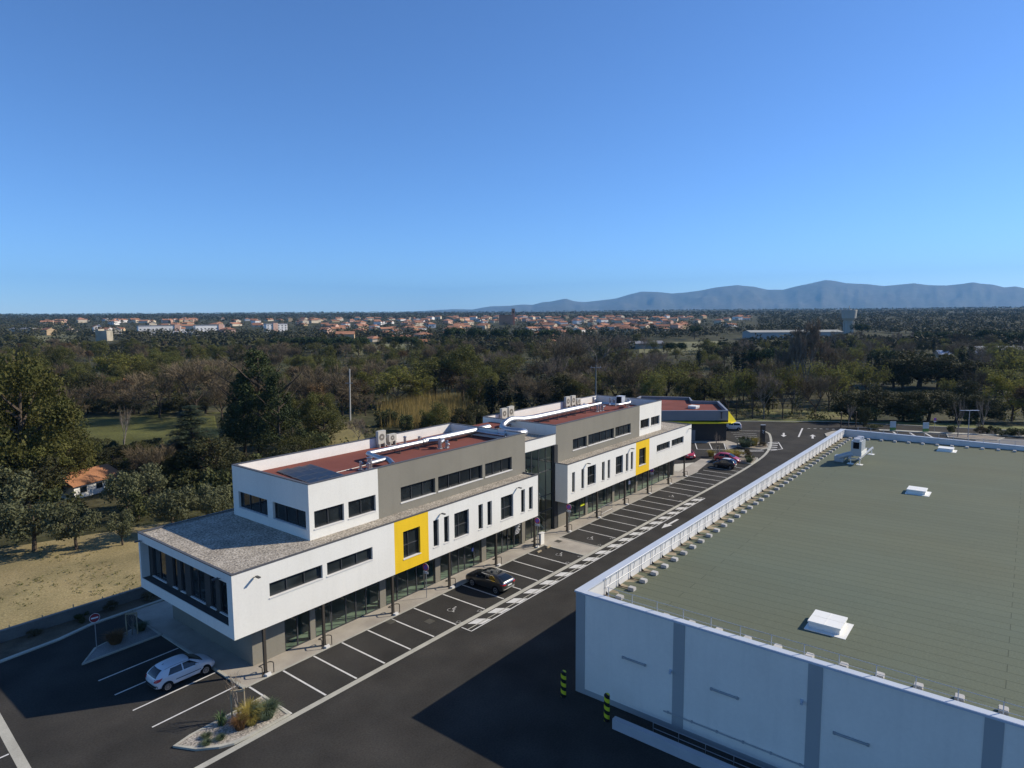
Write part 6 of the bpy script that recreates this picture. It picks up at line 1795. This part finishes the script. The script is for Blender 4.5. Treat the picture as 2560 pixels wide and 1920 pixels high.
roof_o = mat('terracotta_tiles', (.34, .165, .095), .9, .1, vary=.2, scale=.25, objvar=.22)
roof_n = mat('terracotta_near', (.36, .17, .085), .9, .1, vary=.15, scale=.6, fine=.2, fscale=6)
wcol = [mat('house_cream', (.62, .52, .38), .9, vary=.05, objvar=.1), mat('house_white', (.74, .71, .66), .9, vary=.05, objvar=.08), mat('house_pink', (.60, .38, .28), .9, vary=.05, objvar=.1), mat('house_ochre', (.52, .38, .22), .9, vary=.05, objvar=.1)]
greyroof = mat('grey_roof', (.20, .20, .21), .7, vary=.1, scale=.1)
def house(name, label, cat, c, w, d, h, rz, wm, rm, rh=1.7, hip=False, group=None, parts=False, z=None):
    """gabled or hipped house; near ones with windows and a door"""
    z = (T(c[0], c[1]) - .3) if z is None else z
    root = thing(name, label, cat, (0, 0, 0), group)
    b = MB(); b.box(-w / 2, w / 2, -d / 2, d / 2, 0, h)
    if not hip:
        for s in (-1, 1): b.face([(s * w / 2, -d / 2, h), (s * w / 2, d / 2, h), (s * w / 2, 0, h + rh)])
    b.build('wall', wm, root)
    r = MB(); e = .45; k = (w / 2 - d / 2 * .9) if hip else w / 2 + e
    k = max(k, .3); o = e * rh / (d / 2); t = .16
    A = [(-w / 2 - e, -d / 2 - e, h - o), (w / 2 + e, -d / 2 - e, h - o), (w / 2 + e, d / 2 + e, h - o), (-w / 2 - e, d / 2 + e, h - o)]
    p, q = (-k, 0, h + rh), (k, 0, h + rh)
    U = lambda v: (v[0], v[1], v[2] + t)
    r.face([U(A[0]), U(A[1]), U(q), U(p)]); r.face([U(A[2]), U(A[3]), U(p), U(q)])
    if hip: r.face([U(A[1]), U(A[2]), U(q)]); r.face([U(A[3]), U(A[0]), U(p)])
    for a, c2 in ((0, 1), (1, 2), (2, 3), (3, 0)): r.face([A[a], A[c2], U(A[c2]), U(A[a])])
    ro = r.build('roof', rm, root)
    ch = MB() if not parts else None
    if ch: ch.box(w * .2, w * .2 + .6, d * .12, d * .12 + .6, h + rh * .4, h + rh + .7); ch.build('chimney', wm, ro)
    if parts:
        for x in (-w * .3, w * .05, w * .3):
            f = MB(); f.box(x - .5, x + .5, -d / 2 - .03, -d / 2 - .003, h * .42, h * .78); wi = f.build('window', frame_mat, root)
            f = MB(); f.box(x - .42, x + .42, -d / 2 - .045, -d / 2 - .032, h * .45, h * .75); f.build('pane', pane_mat, wi)
    root.location = (c[0], c[1], z); root.rotation_euler = (0, 0, rz)
    return root
c = at(182, 1062, -1); house('house', 'small white house with an orange tiled roof among the olives', 'house', c, 7.0, 5.2, 2.3, R(20), white, roof_n, 1.1, parts=True)
c = at(243, 848, -1); house('house', 'low house with an orange roof in the woods left of the cedar', 'house', c, 13, 9, 3.2, R(-30), wcol[0], roof_n, 2.0, hip=True, parts=True)
c = pd(917, 520); house('house', 'pale blue gabled house with an orange roof edge behind the reeds', 'house', c, 12, 12, 4.0, R(-60), mat('pale_blue_wall', (.42, .46, .52), .9), roof_n, 2.2)
c = pd(870, 640); house('house', 'long low house with a brown roof right of the stone pines', 'house', c, 22, 8, 3.5, R(-50), wcol[3], roof_o, 1.6)
c = pd(1190, 470); house('house', 'small cream gable rising above trees over the far block', 'house', c, 9, 12, 5.5, R(20), wcol[0], roof_o, 1.8)
c = pd(222, 640)
t = thing('stone_ruin', 'pale square stone ruin with broken tops in the far left field', 'ruin', (c.x, c.y, T(c.x, c.y)))
b = MB(); b.obox((c.x, c.y, 5), rt * 5.5, V((.78, .62, 0)) * 5, Z3 * 6); b.build('wall', mat('ruin_stone', (.36, .32, .24), .95, vary=.2, scale=.3), t)
b = MB(); b.obox((c.x, c.y, 11.4) - 0 * V() if False else V((c.x, c.y, 11.5)) - rt * 4, rt * 1.4, V((.78, .62, 0)) * 4.8, Z3 * 1.0); b.build('broken_top', mat('ruin_stone', ()), t)
c2_ = pd(283, 640)
tag_w = thing('parked_van', 'tiny white van parked right of the stone ruin', 'van', (c2_.x, c2_.y, T(c2_.x, c2_.y)))
b = MB(); z = T(c2_.x, c2_.y); b.obox((c2_.x, c2_.y, z + 1.2), rt * 2.4, V((.78, .62, 0)) * 1, Z3 * .8); b.obox(V((c2_.x, c2_.y, z + .9)) + rt * 2.9, rt * .6, V((.78, .62, 0)) * .95, Z3 * .5); b.build('body', carwhite, tag_w)
b = MB(); b.obox(V((c2_.x, c2_.y, z + 1.55)) + rt * 1.8 - V((.78, .62, 0)) * 1.0, rt * .6, V((.78, .62, 0)) * .02, Z3 * .3); b.build('window', cglass, tag_w)

# big roofs on the right
def shed(label, dx, dep, L, Wd, h, rz, wm, rm, cat='industrial building'):
    c = pd(dx, dep); return house('industrial_building', label, cat, c, L, Wd, h, rz, wm, rm, 1.6, group='large sheds among the fields')
pale_roof = mat('pale_sheet_roof', (.46, .46, .44), .6, vary=.08, scale=.1)
shed('very long pale-roofed shed left of the water tower', 1712, 610, 84, 22, 6.5, R(-52), mat('shed_wall', (.36, .36, .34), .8, vary=.1, scale=.1), mat('pale_roof_dull', (.34, .33, .28), .7, vary=.1, scale=.1))
shed('bluish solar-roofed shed above the right end of the warehouse', 2085, 330, 22, 16, 4.0, R(-75), wcol[0], mat('blue_roof', (.27, .32, .40), .4, vary=.1, scale=.2))
shed('long white-roofed shed at the right edge of the picture', 2160, 372, 46, 15, 4.0, R(-58), wcol[0], pale_roof)
shed('low grey shed in the open ground over the far block', 1392, 470, 26, 11, 4.2, R(-45), mat('shed_grey', (.22, .23, .20), .8), greyroof)
shed('white-roofed sheds below the apartment blocks', 400, 760, 26, 14, 4.0, R(-40), wcol[1], pale_roof)
shed('white-walled barn at the far left edge', 50, 900, 34, 14, 4.5, R(-60), wcol[1], greyroof)

def flats(label, dx, dep, L, Wd, h, wm, stair):
    c = pd(dx, dep); z = T(c.x, c.y) - .5
    t = thing('apartment_block', label, 'apartment block', (0, 0, 0), 'apartment blocks at the edge of the town')
    b = MB(); b.box(-L / 2, L / 2, -Wd / 2, Wd / 2, 0, h); b.build('wall', wm, t)
    b = MB(); b.box(-L / 2 - .3, L / 2 + .3, -Wd / 2 - .3, Wd / 2 + .3, h, h + .8); b.build('roof', greyroof, t)
    nf = int(h / 2.9)
    for k in range(int(L / 4.5)):
        for f in range(nf):
            x = -L / 2 + 2.2 + k * 4.5; b = MB(); b.box(x - .8, x + .8, -Wd / 2 - .06, -Wd / 2 - .003, f * 2.9 + 1.0, f * 2.9 + 2.3); b.build('window', pane_mat, t)
    b = MB(); b.box(stair - 3, stair + 3, -Wd / 2 - .8, -Wd / 2 - .07, 0, h + 1.4); b.build('stair_tower', wcol[2], t)
    t.location = (c.x, c.y, z); t.rotation_euler = (0, 0, R(-14))
flats('long four-storey white apartment block with a pink end, left in the town', 342, 800, 46, 11, 11.5, wcol[1], 19)
flats('white apartment block with a pink end right of the longest one', 450, 830, 34, 11, 11.5, wcol[1], 13)
flats('pale yellow apartment block standing over the big dark pine', 594, 860, 27, 12, 12.5, wcol[1], -2)

# church and water tower
c = pd(1105, 1180); z = T(c.x, c.y)
t = thing('church', 'brown brick church with a square tower above the town roofs', 'church', (c.x, c.y, z)); f_ = V((.78, .62, 0)); brick = mat('church_brick', (.42, .23, .14), .9, vary=.12, scale=.2)
b = MB(); b.obox(V((c.x, c.y, z + 8)) - rt * 10, rt * 12.5, f_ * 7, Z3 * 8.5); b.build('nave', brick, t)
b = MB(); b.obox(V((c.x, c.y, z + 17)) - rt * 10, rt * 12.8, f_ * 7.3, Z3 * .5); b.build('roof', roof_o, t)
b = MB(); b.obox(V((c.x, c.y, z + 13)) + rt * 3 , rt * 2.9, f_ * 2.9, Z3 * 15); b.build('tower', brick, t)
b = MB(); b.obox(V((c.x, c.y, z + 28.3)) + rt * 3, rt * 3.2, f_ * 3.2, Z3 * .5); b.build('cornice', roof_o, t)
for k in range(6):
    b = MB(); b.obox(V((c.x, c.y, z + 9)) - rt * (21.5 - k * 3.6) - f_ * 7.2, rt * .6, f_ * .4, Z3 * 7); b.build('buttress', brick, t)
b = MB(); b.obox(V((c.x, c.y, z + 23)) + rt * 3 - f_ * 2.95, rt * 1.0, f_ * .05, Z3 * 2.2); b.build('bell_opening', dark, t)
c = pd(1834, 690); z = T(c.x, c.y) - 2.5
t = thing('water_tower', 'pale concrete water tower with a flared tank beyond the fields', 'water tower', (c.x, c.y, z)); con = mat('tower_concrete', (.40, .385, .33), .9, vary=.08, scale=.2)
b = MB(); b.tube([(c.x, c.y, z), (c.x, c.y, z + 14), (c.x, c.y, z + 16.5)], [4.9, 4.2, 4.7], 20); b.build('shaft', con, t)
b = MB(); b.tube([(c.x, c.y, z + 16.5), (c.x, c.y, z + 19), (c.x, c.y, z + 27), (c.x, c.y, z + 27.6)], [4.9, 6.8, 7.6, 7.4], 24); b.build('tank', con, t)
b = MB(); b.tube([(c.x, c.y, z + 27.6), (c.x, c.y, z + 28.6)], [2, 1.8], 12); b.tube([(c.x, c.y, z + 28.6), (c.x, c.y, z + 32)], .35, 8); b.build('mast', con, t)
for k in range(8):
    a = k * math.pi / 4; b = MB(); b.obox((c.x + math.cos(a) * 4.9, c.y + math.sin(a) * 4.9, z + 8), (math.cos(a) * .5, math.sin(a) * .5, 0), (-math.sin(a) * .35, math.cos(a) * .35, 0), Z3 * 8); b.build('rib', con, t)

# town houses
TOWN = []
rr = random.Random(21)
spots = []
def dens(dx): return .35 if dx < 250 else .6 if dx < 640 else 1.0 if dx < 1480 else .5
tries = 0
while len(spots) < 290 and tries < 9000:
    tries += 1
    dx = rr.uniform(70, 1625); dep = rr.uniform(800, 1700) if rr.random() < .9 else rr.uniform(600, 800)
    if rr.random() > dens(dx): continue
    if 300 < dx < 480 and dep < 860: continue
    if 560 < dx < 630 and dep < 900: continue
    if dx > 1480 and dep < 1000: continue
    if 500 < dx < 700 and dep < 860: continue
    if abs(dx - 1095) < 45 and dep < 1200: continue
    p = pd(dx, dep)
    if any((p.x - a.x) ** 2 + (p.y - a.y) ** 2 < 14.5 ** 2 for a, *_ in spots): continue
    spots.append((p, dx, dep))
masters = {}
WN = ['cream', 'white', 'pink', 'ochre']
for p, dx, dep in spots:
    ci = rr.choices((0, 1, 2, 3), (5, 2.6, 1.6, 2))[0]; hip = rr.random() < .4; two = rr.random() < .55
    key = (ci, hip, two)
    if key not in masters:
        m = house('house', 'x', 'house', (0, 0), 13, 9.5, 6.2 if two else 3.6, 0, wcol[ci], roof_o, 2.1, hip=hip, group='houses of the town', z=0); masters[key] = m; o = m
        o.location = (p.x, p.y, T(p.x, p.y) - .3); o.rotation_euler = (0, 0, rr.uniform(-1.2, 1.2) - .9)
    else:
        s = rr.uniform(.95, 1.5)
        o = dup(masters[key], (p.x, p.y, T(p.x, p.y) - .3), rr.uniform(-1.2, 1.2) - .9, scale=(s, s * rr.uniform(.85, 1.1), rr.uniform(.9, 1.15)))
    TOWN.append((o, dx, dep, key))
cells = {}
for o, dx, dep, (ci, hip, two) in TOWN:
    z = 'left of the apartments' if dx < 300 else 'among the apartments' if dx < 640 else 'above the near block' if dx < 980 else 'around the church' if dx < 1200 else 'right of the church' if dx < 1420 else 'toward the long shed'
    r = 'front' if dep < 1050 else 'middle' if dep < 1350 else 'back'
    cells.setdefault((WN[ci], 'tall' if two else 'low', z, r), []).append((dx, o))
for (cw, tl, z, r), L in cells.items():
    L.sort(key=lambda q: q[0])
    for i, (dx, o) in enumerate(L):
        o['label'] = f'only {tl} {cw} house in the {r} of the town {z}' if len(L) == 1 else f'{tl} {cw} house, {ORD[min(i, 19)]} from the left in the {r} town {z}'

# ---------------------------------------------------------------- far woods, one mass
vs, fs = [], []
rr = random.Random(5)
m = 0
for _ in range(18000):
    dx = rr.uniform(-120, 2330); dep = 430 * math.exp(rr.random() * math.log(4700 / 430))
    p = pd(dx, dep); dy = yh(dx) + 1449 * 25 / dep
    if dep < 700 and any(in_poly(dx, dy, P) for P in OPEN): continue
    if 165 < dx < 1640 and 770 < dep < 1750 and rr.random() > .30: continue
    if dep < 1500 and noise.noise((p.x / 90, p.y / 90, 7)) > .40: continue
    if abs(dx - 1712) < 120 and 520 < dep < 640: continue
    if abs(dx - 1834) < 26 and 560 < dep < 720: continue
    if abs(dx - 225) < 40 and 520 < dep < 660: continue
    if abs(dx - 2110) < 110 and dep < 400: continue
    k = rr.uniform(3.2, 6.0) * (1 + dep / 9000); zt = T(p.x, p.y); hh = rr.uniform(4, 9)
    o = len(vs); fl = rr.random() < .35
    v, f = leaf_cloud([(V((0, 0, 0)), 1.0)], 26 if dep < 1500 else 11, .27 if dep < 1500 else .46, upbias=.5, seed=_)
    for q in v: q.x, q.y, q.z = p.x + q.x * k, p.y + q.y * k, zt + hh * .62 + q.z * hh * (.32 if fl else .55)
    vs += v; fs += [tuple(i + o for i in q) for q in f]
stuff('distant_woodland', 'dark woodland stretching to the horizon beyond the town', 'woodland', vs, fs, leaf_mat('far_foliage', (.040, .045, .018), (.066, .057, .028), .1, .1, .010))

# ---------------------------------------------------------------- mountains
prof = [(880, 672), (930, 669), (985, 666), (1020, 667), (1060, 660), (1100, 659), (1130, 656), (1150, 657), (1172, 651), (1188, 650), (1222, 643), (1240, 649), (1262, 651), (1290, 648), (1330, 643), (1360, 634), (1385, 628), (1420, 629), (1450, 632), (1480, 630), (1510, 626), (1545, 619), (1590, 614), (1630, 618), (1655, 624), (1690, 624), (1720, 616), (1745, 611), (1780, 603), (1800, 605), (1825, 610), (1870, 612), (1905, 616), (1940, 613), (1970, 610), (2000, 614), (2040, 615), (2070, 612), (2098, 608), (2115, 611), (2140, 613), (2165, 619), (2190, 617), (2215, 622), (2260, 626), (2330, 634), (2420, 645), (2520, 660)]
DM = 15000.0
def mtn(dx):
    for (a, ya), (b, yb) in zip(prof, prof[1:]):
        if a <= dx <= b: return ya + (yb - ya) * (dx - a) / (b - a)
    return 680
cols = [880 + i * 5 for i in range(329)]
rows = 16
vs, fs = [], []
for dx in cols:
    H_ = max(10, CAM_H + DM * (yh(dx) - mtn(dx)) / 1449)
    for j in range(rows + 1):
        u = j / 10
        dep = DM - 3800 + 3800 * u
        g = 1 - abs(1 - u)
        p = pd(dx, dep)
        k = noise.noise((dx / 40, u * 3, 1)) * .22 + noise.noise((dx / 13, u * 7, 4)) * .10
        z = H_ * max(0, min(1, g ** .8 + k * math.sin(math.pi * min(1, g)) * .9)) if j != 10 else H_
        if j < 10: z *= dep / DM
        vs.append((p.x, p.y, z - 12))
for i in range(len(cols) - 1):
    for j in range(rows):
        q = i * (rows + 1) + j; fs.append((q, q + rows + 1, q + rows + 2, q + 1))
me = bpy.data.meshes.new('mountains'); me.from_pydata(vs, [], fs); me.polygons.foreach_set('use_smooth', [True] * len(fs))
me.materials.append(mat('mountain_scrub', (.085, .085, .062), .95, .1, vary=.3, scale=.0012, tint=(.12, .11, .09)))
o = bpy.data.objects.new('mountains', me); COL.objects.link(o); o['kind'] = 'structure'

# ---------------------------------------------------------------- air
b = MB(); b.box(-4200, 16500, -12500, 16500, -16, 900)
hz = b.build('haze', mat('haze', (.5, .5, .5)))
hz['kind'] = 'stuff'
m = MATS['haze']; n = m.node_tree
for q in list(n.nodes):
    if q.type != 'OUTPUT_MATERIAL': n.nodes.remove(q)
pv = n.nodes.new('ShaderNodeVolumePrincipled')
pv.inputs['Color'].default_value = (.26, .60, 1.0, 1)
pv.inputs['Density'].default_value = 5.5e-5
pv.inputs['Anisotropy'].default_value = 0.0
n.links.new(pv.outputs[0], n.nodes['Material Output'].inputs['Volume'])
